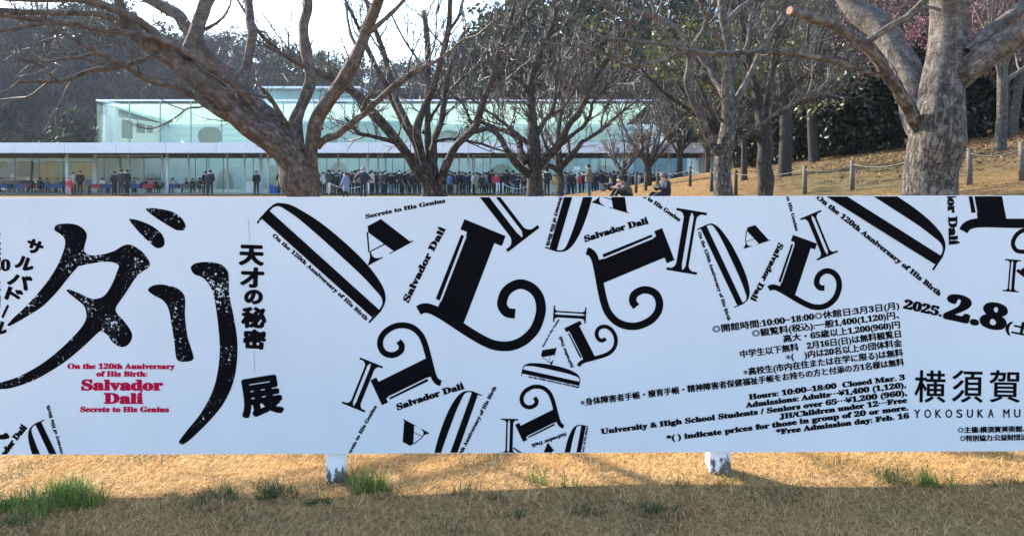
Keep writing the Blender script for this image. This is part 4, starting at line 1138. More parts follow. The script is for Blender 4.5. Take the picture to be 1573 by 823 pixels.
# the queue, left to right
for a in [(490, 267, -60, 'black', 'black', 'in black peeking out right of the leaning tree trunk', 'stand'), (498, 265, 40, 'lightgrey', 'darkgrey', 'in pale grey jacket holding a bag near the white rope post', 'pockets'), (505, 261, 200, 'green', 'beige', 'in dark green jacket and beige trousers behind the white rope post', 'stand'),
          (511, 262, 10, 'black', 'taupe', 'in black jacket with a white mask right of the green jacket', 'stand'), (517, 266, 170, 'black', 'black', 'in black hair and black coat left of the grey-blue jacket', 'stand'), (521.5, 262, 60, 'bluegrey', 'black', 'in grey-blue jacket and white mask left of the long pale blue coat', 'pockets'),
          (528, 265, 200, 'navy', 'black', 'in navy directly behind the long pale blue coat', 'stand'), (540, 264, 20, 'maroon', 'black', 'in dark red jacket between the blue coat and the man in grey cap', 'pockets'), (545, 262, 180, 'black', 'black', 'in black behind the dark red jacket', 'stand'), (550, 261, 30, 'taupe', 'black', 'with a pale face behind the grey cap', 'stand'),
          (571, 262, 140, 'beige', 'black', 'in pale beige top right of the third white column', 'stand'), (576, 264, 190, 'black', 'black', 'in black between the pale beige top and the taupe coat', 'stand'), (584, 264, 30, 'taupe', 'bluegrey', 'in taupe coat with bluish trousers and white mask', 'pockets'), (591, 263, 70, 'navy', 'black', 'in dark blue padded jacket with white mask', 'stand'),
          (600, 266, 40, 'black', 'bluegrey', 'in black with pale trousers left of the large black coat', 'stand'), (605, 266, 200, 'darkgrey', 'black', 'in charcoal behind the black jacket and pale trousers', 'stand'), (613, 262, 20, 'black', 'black', 'in wide black coat with white mask', 'pockets'), (618, 266, 120, 'darkgrey', 'black', 'in charcoal right of the wide black coat', 'stand'),
          (628, 261, 70, 'black', 'black', 'in black with light hair beside the multi-stemmed tree', 'stand'), (633, 264, 190, 'black', 'darkgrey', 'in black, partly behind the left stem of the multi-stemmed tree', 'stand'), (641, 266, 180, 'black', 'black', 'in black, hidden among the stems of the multi-stemmed tree', 'stand'), (673, 265, 0, 'beige', 'taupe', 'in beige hat between the stems of the multi-stemmed tree', 'stand'),
          (690, 267, 160, 'blue', 'navy', 'in bright blue padded jacket right of the multi-stemmed tree', 'stand'), (692, 263, 0, 'darkgrey', 'black', 'in charcoal behind the bright blue jacket', 'stand'), (699, 265, 200, 'navy', 'taupe', 'in navy with a white mask right of the bright blue jacket', 'pockets'), (710, 264, 40, 'black', 'black', 'in black puffy coat left of the fourth white column', 'stand'),
          (716, 266, 200, 'navy', 'navy', 'in dark navy right against the fourth white column', 'stand'), (728, 266, 60, 'white', 'black', 'in white jacket right of the fourth white column', 'pockets'), (740, 268, 30, 'black', 'black', 'in black with long hair right of the long taupe coat', 'stand'), (747, 265, 190, 'grey', 'black', 'in grey jacket left of the tall black figure', 'stand'),
          (755.5, 261, 180, 'black', 'black', 'tall and all in black left of the bright red jacket', 'stand'), (762, 266, 20, 'red', 'black', 'in red jacket behind the three white rope posts', 'pockets'), (767, 267, 40, 'navy', 'navy', 'in navy with pale scarf right of the red jacket', 'stand'), (778, 261, 170, 'black', 'black', 'in black right of the three white rope posts', 'stand'),
          (788, 262, 200, 'black', 'grey', 'in black jacket and grey trousers left of the straight tree trunk', 'stand'), (794, 266, 20, 'navy', 'navy', 'in navy jacket and jeans next to the grey trousers', 'phone'), (804, 267, 170, 'black', 'darkgrey', 'in black touching the left edge of the straight tree trunk', 'stand'),
          (852, 268, 190, 'yellow', 'beige', 'in yellow jacket between the two middle tree trunks', 'stand'), (868, 264, 180, 'grey', 'paleblue', 'in pale grey right of the thin middle trunk', 'stand'), (877, 264, 0, 'black', 'black', 'in black right of the fifth white column', 'stand'), (883, 268, 180, 'black', 'black', 'in black behind the white placard pole', 'stand'),
          (917, 265, 150, 'black', 'black', 'in black right behind the khaki jacket', 'stand'), (923.5, 262, 200, 'navy', 'lightgrey', 'in navy jacket and pale grey trousers right of the khaki jacket', 'stand'), (932, 266, 180, 'black', 'black', 'in black above the sitter in navy', 'stand'), (937, 265, 200, 'darkgrey', 'black', 'in charcoal behind the sitter in navy', 'stand'), (943, 263, 170, 'black', 'black', 'in black right above the sitter in navy', 'stand'),
          (968, 267, 30, 'grey', 'black', 'in grey behind the bent sitter', 'stand'), (974, 266, 200, 'black', 'black', 'in black right above the bent sitter', 'stand'), (979, 265, 0, 'white', 'black', 'in white top near the small bare tree', 'stand'), (989, 267, 20, 'black', 'black', 'in black just left of the small bare tree', 'stand'),
          (1003, 268, 180, 'black', 'black', 'in black left of the hat-wearing sitter', 'stand'), (1010, 266, 20, 'black', 'black', 'in black directly behind the hat-wearing sitter', 'stand'), (1035, 266, 180, 'darkgrey', 'black', 'in charcoal right of the sixth white column', 'stand'), (1040, 263, 180, 'black', 'black', 'in black with dark hair right of the sixth white column', 'stand'), (1056, 265, 0, 'black', 'black', 'in black farthest right, half hidden by the slope', 'stand')]:
    q(*a, mask=('mask' in a[5]), Y=63.4 + random.uniform(-.6, .8), hair='grey' if 'light hair' in a[5] else 'black', hat='beige' if 'beige hat' in a[5] else None, bag={3: 'white', 1: 'brown', 7: 'lightgrey'}.get(int(a[0]) % 9))
GX = 'dark-coated people filling the queue behind its front row'
for i, x in enumerate([487, 495, 508, 514, 524, 536, 553, 568, 579.5, 587.5, 596, 609, 622, 637, 646, 686, 695, 705, 713, 722, 736.5, 744, 751, 772, 783, 799, 810, 862, 872, 896, 912, 928, 949, 955, 962, 984, 997, 1045]):
    cx2 = ['black', 'navy', 'black', 'darkgrey'][i % 4]
    q(x, 266.5 - (i * 7 % 5) * .7, [180, 20, 200, -40, 90][i % 5], cx2, 'black', 'in dark winter coat at the back of the museum crowd', ['stand', 'pockets'][i % 2], 64.9 + (i % 3) * .2, GX)
q(733, 265, 150, 'taupe', 'taupe', 'in long taupe coat right of the white jacket', 'stand', 63.0, long=True)
q(891, 265, 250, 'red', 'black', 'in bright pinkish red jacket holding up the white placard', 'phone', 62.0)
# nearer figures
stand(531, 265, 304, 44, pose='walk', face=250, coat='paleblue', trousers='black', label='person in long pale blue coat walking over the lawn past the queue', group=GW, long=True, mask=True)
stand(558, 258, 304, 43, pose='wide', face=175, coat='navy', trousers='darkgrey', label='person in navy jacket and grey flat cap walking with arms apart', group=GW, mask=False, hat='grey', hair='grey')
stand(840, 259, 304, 44, pose='pockets', face=185, coat='black', trousers='black', label='person in black standing between the two middle tree trunks', group=GW)
stand(905, 252, 306, 40, pose='phone', face=260, coat='khaki', trousers='jeans', label='person in khaki jacket and jeans standing with head bowed, nearest of the standing ones', group=GW)
# sitting on the slope
def sit(x, foot, Y, hpx, **k):
    X = (x - CX) / F * Y; z = float(ground(X, Y))
    person(X, Y, EYE + (HY - foot) / F * Y, hpx / F * Y / .9 * 1.68, **k)
for x, Y, top, pose, face, coat, tr, lab, kw in ((940, 47, 271, 'ground_up', -60, 'navy', 'black', 'person in navy top sitting on the grass with legs out to the left', {}),
        (951, 44, 277, 'ground_up', -20, 'pink', 'beige', 'small child in pink sitting beside the bent sitter', {}),
        (966, 36, 268, 'ground', -70, 'greybrown', 'black', 'person in grey-brown jacket sitting bent forward over the knees', {}),
        (1023, 32.5, 264, 'ground_up', -65, 'navy', 'black', 'person in dark padded jacket and grey-brown brimmed hat sitting on the slope', dict(hat='greybrown'))):
    X = (x - CX) / F * Y; z = float(ground(X, Y))
    top_h = EYE + (HY - top) / F * Y - z
    full = {'ground_up': .94, 'ground': .86}[pose]
    person(X, Y, z, top_h / full * 1.68, pose, face, coat, tr, lab, GG, **kw)

# ================================================================ cafe terrace
CLOTHS = {'blue': nmat('blue_tablecloth', (.03, .06, .16), (.05, .09, .22), 9, .8), 'red': nmat('red_tablecloth', (.33, .035, .05), (.45, .06, .08), 9, .8), 'green': nmat('dark_green_tablecloth', (.05, .08, .075), (.12, .16, .15), 9, .8)}
CHM = nmat('chair_black', (.02, .02, .022), (.035, .035, .04), 9, .5)
def table_mesh():
    t = MB(); t.box((-.42, -.42, .70), (.42, .42, .73)); top = t.mesh('tabletop')
    l = MB()
    for sx in (-1, 1):
        for sy in (-1, 1): l.tube([(sx * .36, sy * .36, 0), (sx * .36, sy * .36, .70)], [.02, .02], 8)
    legs = l.mesh('legs', True)
    c = MB(); n = 64; V = []
    a = np.linspace(0, 2 * np.pi, n, endpoint=False)
    for z, k, wv in ((.738, .0, 0), (.738, .43, 0), (.725, .445, 0), (.60, .455, .012), (.40, .47, .03)):
        for th in a:
            cs, sn = math.cos(th), math.sin(th); s_ = max(abs(cs), abs(sn)); rr = (k + wv * math.sin(th * 16)) / s_ * (1 if s_ > .8 else .97)
            V.append((cs * rr, sn * rr, z))
    c.add(V, [(i * n + q_, i * n + (q_ + 1) % n, (i + 1) * n + (q_ + 1) % n, (i + 1) * n + q_) for i in range(4) for q_ in range(n)])
    return top, legs, c.mesh('cloth', True)
TT, TL, TC = table_mesh()
ch = MB(); ch.box((-.2, -.2, .43), (.2, .2, .46)); CS = ch.mesh('seat')
ch = MB(); ch.box((-.2, .18, .55), (.2, .21, .86)); CB = ch.mesh('backrest')
ch = MB(); ch.tube([(-.18, 0, 0), (-.18, 0, .43)], [.013, .013], 6); CLG = ch.mesh('leg', True)
for me in (TT, TL, TC, CS, CB, CLG): me.materials.append(None)
def table(X, Y, col, label):
    r = empty('cafe_table', (X, Y, .035)); tag(r, label, 'table', 'cloth-covered cafe tables')
    part('tabletop', TT, WHITE_METAL, r); part('legs', TL, WHITE_METAL, r)
    part('tablecloth', TC, CLOTHS[col], r)
def chair(X, Y, face, label):
    r = empty('cafe_chair', (X, Y, .035), R(face)); tag(r, label, 'chair', 'cafe chairs')
    part('seat', CS, CHM, r); part('backrest', CB, CHM, r)
    for dx, dy in ((0, -.17), (.36, -.17), (0, .17), (.36, .17)):
        o = part('leg', CLG, CHM, r); o.location = (dx, dy, 0)
YT = 68.4
tabs = [(8, 'blue', 'dark blue cloth at the left picture edge'), (36, 'blue', 'blue cloth left of the first red one'), (50, 'red', 'red cloth, leftmost of the red ones'), (62, 'red', 'dark red cloth beside the leftmost red one'), (79, 'blue', 'navy cloth right of the two left red ones'), (92, 'blue', 'bright blue cloth left of the second column'), (151, 'red', 'deep red cloth under the left end of the door frame'),
        (168, 'blue', 'blue cloth behind the three standing people'), (210, 'blue', 'dark blue cloth left of the table before the arch'), (230, 'red', 'bright red cloth before the round arch'), (268, 'blue', 'blue cloth right of the column by the door frame'), (287, 'green', 'dark green cloth, rightmost of the tables')]
for x, c, lab in tabs: table(bx(x, YT), YT, c, 'cafe table with ' + lab)
seat = [(3, 0, 'grey', 'at the dark blue table, leftmost'), (47, 180, 'black', 'in black at the leftmost red table, seen from behind', ), (60, 170, 'black', 'in black at the dark red table beside it'), (72, 40, 'teal', 'in grey-green at the navy table'), (90, 0, 'teal', 'in dark teal at the bright blue table'), (101, 20, 'navy', 'in navy just left of the second column'), (158, 0, 'white', 'in white at the deep red table'),
        (168, 90, 'taupe', 'in taupe behind the three standing people'), (173, -30, 'beige', 'in pale beige behind the three standing people'), (206, 20, 'teal', 'in blue-green at the dark blue table'), (213, -20, 'lightgrey', 'in pale grey at the dark blue table'), (225, 60, 'black', 'with big dark hair, left at the bright red table'), (232, 0, 'pink', 'in pink, middle at the bright red table'), (241, -60, 'black', 'in black, right at the bright red table'), (247, 0, 'grey', 'in grey right of the bright red table'), (266, 0, 'lightgrey', 'in pale grey at the blue table by the column'),
        (288, -60, 'black', 'in black leaning over the dark green table'), (296, 20, 'darkgrey', 'in charcoal right of the dark green table'), (306, 180, 'black', 'in black farthest right of the cafe guests')]
for x, face, coat, lab in seat:
    back = abs(face) > 120
    Y = YT - .62 if back else YT + .62
    person(bx(x, Y), Y, .035, 1.66 + random.uniform(-.06, .06), 'chair', face, coat, 'black', 'person sitting ' + lab, GS, hat='lightgrey' if 'leaning' in lab else None)
    chair(bx(x, Y), Y, face, 'black cafe chair under the guest ' + lab)
# placard, folding signs, rope barriers
PLAC = nmat('white_board', (.74, .75, .76), (.8, .8, .8), 5, .5)
p = np.array([bx(886.5, 61.6), 61.6, .03])
r = empty('placard_sign', p); tag(r, 'white placard on a pole held up over the queue', 'sign')
m = MB(); m.tube([(0, 0, 0), (0, 0, 2.05)], [.02, .02], 8); m.build('pole', WHITE_METAL, r)
m = MB(); m.box((-.22, -.035, 1.92), (.22, -.021, 2.16)); m.build('board', PLAC, r)
m = MB()
for k in range(3): m.box((-.13 + k * .09, -.04, 2.0), (-.07 + k * .09, -.036, 2.07))
m.build('lettering', STEEL_DARK, r)
def aframe(x, Y, h, wd, mat, label, rz=0):
    r = empty('folding_sign', (bx(x, Y), Y, .036), rz); tag(r, label, 'sign')
    for s_, nm in ((-1, 'front_panel'), (1, 'rear_panel')):
        m = MB()
        V = [(-wd, s_ * .28, 0), (wd, s_ * .28, 0), (wd, s_ * .02, h), (-wd, s_ * .02, h)]
        m.add(V + [(a, b + s_ * .02, c) for a, b, c in V], [(0, 1, 2, 3), (7, 6, 5, 4), (0, 4, 5, 1), (1, 5, 6, 2), (2, 6, 7, 3), (3, 7, 4, 0)])
        m.build(nm, mat, r)
aframe(400, 66.8, 1.35, .12, PLAC, 'tall narrow white folding sign beside the person standing alone in black', R(60))
aframe(384, 69, .95, .33, PLAC, 'pale folding sign inside the glass door, left of the tall narrow one')
BLUEP = nmat('blue_plastic', (.02, .06, .28), (.03, .09, .36), 4, .4)
aframe(417, 66.5, .72, .13, BLUEP, 'bright blue folding stand left of the leaning tree trunk', R(20))
aframe(424, 66.5, .62, .16, BLUEP, 'lower blue folding stand beside the tree trunk')
def post(x, Y, h, label, rad=.05, name='barrier_post', cat='post', grp='white rope barrier posts'):
    X = bx(x, Y); r = empty(name, (X, Y, .03)); tag(r, label, cat, grp)
    m = MB(); m.tube([(0, 0, 0), (0, 0, h)], [rad, rad], 10); m.tube([(0, 0, h), (0, 0, h + .03)], [rad * 1.15, rad * .6], 10); m.build('shaft', WHITE_METAL, r, True)
    m = MB(); m.tube([(0, 0, .0), (0, 0, .03)], [rad * 2.4, rad * 2.4], 14); m.build('foot', STEEL_DARK, r)
    return np.array([X, Y, h])
a = post(505.5, 62, .92, 'white barrier post in front of the green jacket'); b_ = post(566, 62, .92, 'white barrier post behind the man in grey cap')
c1 = post(763.5, 62, .92, 'leftmost of the three white barrier posts'); c2 = post(767, 62.1, .9, 'middle of the three white barrier posts'); c3 = post(772.5, 62, .88, 'rightmost of the three white barrier posts'); d_ = post(817, 62, .9, 'white barrier post hidden by the straight tree trunk')
post(327, 67, 1.55, 'waist-high white post right of the standing pair', .07, 'white_post', 'post', None)
def hang(A, Bq, sag, label):
    t = np.linspace(0, 1, 16)[:, None]; P = A * (1 - t) + Bq * t; P[:, 2] += .03 - sag * 4 * (t * (1 - t))[:, 0]
    m = MB(); m.tube(P, [.022] * 16, 6); tag(m.build('barrier_rope', WHITE_METAL, None, True), label, 'rope', 'white barrier ropes')
hang(a, b_, .42, 'white rope sagging behind the long pale blue coat'); hang(c3, d_, .42, 'white rope right of the three white posts')
# ================================================================ exhibition banner
YBN = 4.14
def bp_(x, y, dz=0.0):
    k = (YBN) / F
    return np.stack([(np.asarray(x, float) - CX) * k, np.full(np.shape(x), YBN - dz), EYE + (HY - np.asarray(y, float)) * k], -1)
def top_y(x): return 303.6 - 3.2 * x / 1573
def bot_y(x): return 698.2 - 5.6 * x / 1573
BX0, BX1 = -190.0, 1770.0
ban = empty('exhibition_banner', tuple(bp_(787, 760)))
tag(ban, 'long white exhibition banner on short posts covered in black and red lettering', 'banner')
OB = np.array(ban.location)
# vinyl sheet: slightly rippled, thin body, folded edges
m, t, b = newmat('white_vinyl')
n1 = noise(t, .9, 3, .5); n2 = noise(t, 14, 4, .6)
r1 = ramp(t, [(.35, (.60, .61, .63)), (.65, (.645, .655, .67))]); t.links.new(n1.outputs[0], r1.inputs[0])
n3 = noise(t, 3.5, 5, .7, stretch=(1, 1, .25)); r3 = ramp(t, [(.30, .93), (.5, 1)]); t.links.new(n3.outputs[0], r3.inputs[0])
t.links.new(mix(t, .6, r1.outputs[0], r3.outputs[0], 'MULTIPLY'), b.inputs['Base Color'])
b.inputs['Roughness'].default_value = .5; b.inputs['Specular IOR Level'].default_value = .3
VINYL = m
xs = np.linspace(BX0, BX1, 280); vv = np.linspace(0, 1, 30)
XX, VV = np.meshgrid(xs, vv)
YY = top_y(XX) * (1 - VV) + bot_y(XX) * VV
def ripple(x, y):
    x = np.asarray(x, float); y = np.asarray(y, float)
    e = .0016 * np.sin(x * .021 + y * .004) + .0011 * np.sin(x * .06 - y * .011) * np.exp(-((y - 690) / 45) ** 2) + .0009 * np.sin(x * .047 + 2) * np.exp(-((y - 305) / 40) ** 2)
    for sx in (812.0, 400.0, 1225.0):
        e = e + .0017 * np.exp(-((x - sx) / 2.2) ** 2) - .0012 * np.exp(-((x - sx - 7) / 3) ** 2)
    return e
V = bp_(XX.ravel(), YY.ravel(), 0) ; V[:, 1] -= ripple(XX.ravel(), YY.ravel())
nx, ny = len(xs), len(vv); i, j = np.meshgrid(np.arange(ny - 1), np.arange(nx - 1), indexing='ij'); q0 = (i * nx + j)
mb = MB(); Vb = V.copy(); Vb[:, 1] = YBN + .012
f = np.stack([q0, q0 + nx, q0 + nx + 1, q0 + 1], -1).reshape(-1, 4)
mb.add(V - OB, f)
rim = list(range(nx)) + [r_ * nx + nx - 1 for r_ in range(1, ny)] + [(ny - 1) * nx + c for c in range(nx - 2, -1, -1)] + [r_ * nx for r_ in range(ny - 2, 0, -1)]
k = len(rim); RV = np.concatenate([V[rim], Vb[rim]]) - OB
mb.add(RV, [(a, (a + 1) % k, k + (a + 1) % k, k + a) for a in range(k)])
mb.add(Vb[[0, nx - 1, nx * ny - 1, nx * (ny - 1)]] - OB, [(0, 1, 2, 3)])
mb.build('vinyl_sheet', VINYL, ban, True)
# posts
m, t, b = newmat('worn_white_post')
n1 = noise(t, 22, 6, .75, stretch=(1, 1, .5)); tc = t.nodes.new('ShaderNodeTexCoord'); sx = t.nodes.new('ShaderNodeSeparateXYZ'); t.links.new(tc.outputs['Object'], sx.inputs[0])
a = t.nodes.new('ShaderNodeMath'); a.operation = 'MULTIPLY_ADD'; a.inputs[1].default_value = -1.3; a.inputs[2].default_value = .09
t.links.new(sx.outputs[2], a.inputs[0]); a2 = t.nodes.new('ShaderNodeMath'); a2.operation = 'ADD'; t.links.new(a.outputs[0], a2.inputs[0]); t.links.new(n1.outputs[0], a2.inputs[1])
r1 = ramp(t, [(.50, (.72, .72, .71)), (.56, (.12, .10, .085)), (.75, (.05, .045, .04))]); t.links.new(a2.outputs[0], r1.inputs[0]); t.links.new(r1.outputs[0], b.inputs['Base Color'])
b.inputs['Roughness'].default_value = .7; bump(t, b, n1.outputs[0], .4, .01)
POSTM = m
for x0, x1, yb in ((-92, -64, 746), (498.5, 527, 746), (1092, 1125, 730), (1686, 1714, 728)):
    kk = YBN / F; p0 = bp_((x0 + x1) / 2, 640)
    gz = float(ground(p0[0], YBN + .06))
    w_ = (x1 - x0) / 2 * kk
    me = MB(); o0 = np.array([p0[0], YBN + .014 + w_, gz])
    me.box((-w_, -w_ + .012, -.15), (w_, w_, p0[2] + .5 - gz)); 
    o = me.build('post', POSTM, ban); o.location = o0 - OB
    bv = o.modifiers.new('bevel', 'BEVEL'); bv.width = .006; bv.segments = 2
# frame rail behind
mb = MB()
for y in (330, 670):
    a_, b2 = bp_(BX0 + 5, y), bp_(BX1 - 5, y)
    mb.box(np.array([a_[0], YBN + .014, a_[2] - .02]) - OB, np.array([b2[0], YBN + .0259, a_[2] + .02]) - OB)
mb.build('frame_rail', nmat('grey_rail', (.3, .3, .3), (.36, .36, .36), 5, .5), ban)

# ---------------------------------------------------------------- lettering
INK, t, b = newmat('black_print'); b.inputs['Base Color'].default_value = (.004, .004, .005, 1); b.inputs['Roughness'].default_value = .5; b.inputs['Specular IOR Level'].default_value = 0.02
RED, t, b = newmat('red_print'); b.inputs['Base Color'].default_value = (.42, .006, .045, 1); b.inputs['Roughness'].default_value = .5; b.inputs['Specular IOR Level'].default_value = 0.02
GREYP, t, b = newmat('grey_print'); b.inputs['Base Color'].default_value = (.30, .31, .34, 1)
m, t, b = newmat('speckled_black_print')
n1 = noise(t, 58, 6, .75); n2 = noise(t, 7, 3, .5)
ad = t.nodes.new('ShaderNodeMath'); ad.operation = 'MULTIPLY_ADD'; ad.inputs[1].default_value = .38; t.links.new(n2.outputs[0], ad.inputs[0]); t.links.new(n1.outputs[0], ad.inputs[2])
r1 = ramp(t, [(.805, (.004, .004, .005)), (.82, (.66, .67, .69))]); t.links.new(ad.outputs[0], r1.inputs[0]); t.links.new(r1.outputs[0], b.inputs['Base Color']); b.inputs['Roughness'].default_value = .6; b.inputs['Specular IOR Level'].default_value = .02
SPECK = m

class Print:
    """flat print on the sheet: polygons given in photo pixels on the banner plane"""
    def __init__(s): s.bm = bmesh.new(); s.k = 0
    def layer(s): s.k += 1; return .0012 + .000016 * (s.k % 60)
    def polys(s, pts, faces):
        pts = np.asarray(pts, float)
        if pts[:, 1].max() < 296 or pts[:, 1].min() > 705 or pts[:, 0].max() < BX0 or pts[:, 0].min() > 1680: return
        d = s.layer()
        W = bp_(pts[:, 0], pts[:, 1], d); W[:, 1] -= ripple(pts[:, 0], pts[:, 1]); W -= OB
        vs_ = [s.bm.verts.new(p) for p in W]
        for f in faces:
            try: s.bm.faces.new([vs_[i] for i in f])
            except ValueError: pass
    def shape(s, pts):
        from mathutils.geometry import tessellate_polygon
        pts = np.asarray(pts, float)
        tri = tessellate_polygon([[Vector((p[0], p[1], 0)) for p in pts]])
        s.polys(pts, tri)
    def build(s, name, mat):
        for no, yy in ((1, top_y), (-1, bot_y)):
            p0 = bp_(0, yy(0) + no * .9) - OB; p1 = bp_(1573, yy(1573) + no * .9) - OB
            d = p1 - p0; nrm = Vector((-d[2], 0, d[0])).normalized() * no
            bmesh.ops.bisect_plane(s.bm, geom=s.bm.verts[:] + s.bm.edges[:] + s.bm.faces[:], plane_co=Vector(p0), plane_no=nrm, clear_outer=True)
        for f in s.bm.faces:
            f.normal_update()
            if f.normal.y > 0: f.normal_flip()
        me = bpy.data.meshes.new(name); s.bm.to_mesh(me); s.bm.free()
        return link(name, me, mat, ban)

def cr(pts, n=6, closed=True):
    """Catmull-Rom through 2-D points"""
    P = np.asarray(pts, float); out = []; k = len(P)
    for i in range(k if closed else k - 1):
        p0, p1, p2, p3 = (P[(i + q) % k] for q in (-1, 0, 1, 2)) if closed else (P[max(i - 1, 0)], P[i], P[i + 1], P[min(i + 2, k - 1)])
        for t in np.linspace(0, 1, n, endpoint=False):
            out.append(.5 * (2 * p1 + (p2 - p0) * t + (2 * p0 - 5 * p1 + 4 * p2 - p3) * t * t + (3 * p1 - p0 - 3 * p2 + p3) * t ** 3))
    if not closed: out.append(P[-1])
    return np.array(out)
def Z(x0, y0, s, pts): return np.array([x0, y0]) + np.asarray(pts, float) / s

# ---- the two big kana
title = Print()
title.shape(Z(0, 300, 4.115, cr([(345, 205), (362, 186), (420, 178), (480, 185), (522, 208), (546, 240), (546, 275), (532, 330), (528, 385), (500, 440), (440, 510), (360, 610), (270, 700), (170, 765), (110, 800), (62, 824), (50, 815), (90, 770), (150, 715), (230, 630), (310, 530), (370, 430), (405, 340), (412, 290), (402, 265), (375, 240), (350, 225)])))
title.shape(Z(0, 300, 2.0075, cr([(252, 172), (275, 184), (310, 183), (350, 172), (380, 155), (405, 153), (440, 175), (460, 203), (460, 220), (440, 235), (420, 252), (385, 305), (358, 345), (362, 365), (385, 390), (405, 420), (407, 440), (395, 460), (375, 467), (350, 455), (330, 430), (312, 418), (295, 430), (250, 472), (190, 520), (110, 567), (40, 592), (0, 597), (-40, 600), (-40, 592), (0, 577), (60, 557), (130, 518), (190, 470), (240, 420), (262, 388), (266, 365), (258, 340), (235, 320), (207, 296), (212, 290), (240, 300), (280, 318), (308, 316), (328, 302), (348, 268), (362, 232), (366, 216), (350, 207), (320, 205), (270, 212), (240, 215)], 5)))
title.shape(Z(0, 300, 2.0075, cr([(398, 75), (405, 73), (430, 78), (470, 95), (500, 120), (508, 145), (503, 158), (490, 163), (476, 158), (440, 125), (415, 98)])))
title.shape(Z(0, 300, 2.0075, cr([(450, 43), (456, 40), (480, 40), (530, 50), (560, 70), (573, 93), (568, 106), (555, 108), (538, 104), (490, 75), (462, 55)])))
title.shape(Z(0, 300, 2.0075, cr([(457, 293), (463, 283), (478, 276), (505, 275), (545, 285), (566, 303), (572, 325), (571, 370), (578, 430), (588, 465), (597, 495), (595, 506), (583, 511), (560, 512), (546, 504), (541, 480), (538, 450), (530, 400), (521, 352), (505, 325), (475, 308)])))
title.shape(Z(0, 300, 2.0075, cr([(589, 225), (594, 215), (608, 208), (640, 205), (680, 212), (702, 233), (706, 260), (708, 310), (722, 380), (732, 450), (730, 520), (718, 580), (690, 640), (650, 690), (600, 740), (572, 763), (558, 766), (553, 757), (580, 720), (620, 670), (655, 605), (672, 540), (678, 470), (672, 390), (660, 310), (645, 275), (625, 253), (600, 243)])))
title.build('title_lettering', SPECK)

# ---- display letters, each drawn once and set many times
def sim(a0, b0, a1, b1):
    """similarity taking a0->a1, b0->b1"""
    a0, b0, a1, b1 = (complex(*v) for v in (a0, b0, a1, b1))
    m_ = (b1 - a1) / (b0 - a0)
    def f(P):
        z = P[:, 0] + 1j * P[:, 1]; w_ = a1 + (z - a0) * m_
        return np.stack([w_.real, w_.imag], 1)
    return f
L_SW = cr(Z(640, 430, 5.876, [(16, 274), (46, 258), (80, 252), (118, 258), (160, 274), (215, 304), (300, 358), (400, 424), (500, 488), (600, 545), (700, 586), (810, 597), (900, 578), (985, 530), (1060, 452), (1106, 352), (1123, 250), (1102, 150), (1040, 72), (945, 36), (860, 60), (798, 118), (771, 200), (782, 252), (822, 293), (890, 303)]), 6, False)
def stroke(C, wd):
    t_ = np.gradient(C, axis=0); t_ /= np.linalg.norm(t_, axis=1, keepdims=True)
    n_ = np.stack([-t_[:, 1], t_[:, 0]], 1) * (np.broadcast_to(wd, (len(C),)) / 2)[:, None]
    return np.concatenate([C + n_, C - n_]), [(i, i + 1, len(C) + i + 1, len(C) + i) for i in range(len(C) - 1)]
L_PARTS = [Z(640, 300, 3.919, [(288, 143), (536, 245), (513, 305), (468, 288), (288, 757), (268, 800), (120, 700), (130, 668), (145, 637), (148, 640), (301, 247), (296, 243), (303, 221), (263, 205)]),
           Z(640, 300, 3.919, [(268, 237), (286, 244), (139, 633), (115, 622)])]
D_BOWL = Z(400, 300, 4.115, np.concatenate([[(-24, 174), (0, 140), (50, 85)], cr([(75, 63), (100, 50), (125, 48), (180, 57), (250, 90), (370, 165), (500, 268), (620, 378), (710, 478), (770, 568), (791, 630), (788, 680), (763, 732)], 5, False), [(690, 808), (682, 799)], cr([(745, 728), (765, 700), (772, 672), (762, 640), (720, 590), (640, 505), (500, 375), (350, 240), (230, 140), (160, 92), (125, 72), (100, 70), (80, 78)], 5, False), [(60, 97), (10, 152), (-16, 181)]]))
D_STEM = Z(400, 300, 4.115, [(55, 95), (752, 722), (706, 770), (11, 150)])
A_PARTS = [Z(540, 300, 5.144, q_) for q_ in ([(128, 243), (233, 187), (462, 363), (486, 355), (490, 362), (303, 464), (299, 457), (333, 440), (255, 383), (132, 293)], [(119, 290), (132, 293), (144, 447), (133, 449)], [(255, 383), (264, 389), (150, 447), (146, 440)],
           [(143, 447), (155, 447), (160, 468), (172, 485), (192, 495), (220, 494), (246, 485), (249, 492), (132, 555), (130, 547), (140, 520), (147, 480)])]
class Letters:
    pass
holder = Letters(); holder.p = Print()
def fresh(): holder.p.build('display_letter', INK) if len(holder.p.bm.verts) else holder.p.bm.free(); holder.p = Print()
def put_L(a1, b1):
    fresh()
    f = sim((745.1, 349.5), (713.5, 493.2), a1, b1)
    for p in L_PARTS: holder.p.shape(f(p))
    k = abs(complex(*b1) - complex(*a1)) / abs(complex(713.5 - 745.1, 493.2 - 349.5))
    C = f(L_SW); V_, F_ = stroke(C, 15.0 * k); holder.p.polys(V_, F_)
def put_D(a1, b1, sq=1.0):
    fresh()
    f = sim((395.1, 343), (566.7, 495.4), a1, b1)
    holder.p.shape(f(D_BOWL)); holder.p.shape(f(D_STEM))
def put_A(p1, q1):
    fresh()
    f = sim((575, 341.8), (634.9, 370), p1, q1)
    for p in A_PARTS: holder.p.shape(f(p))
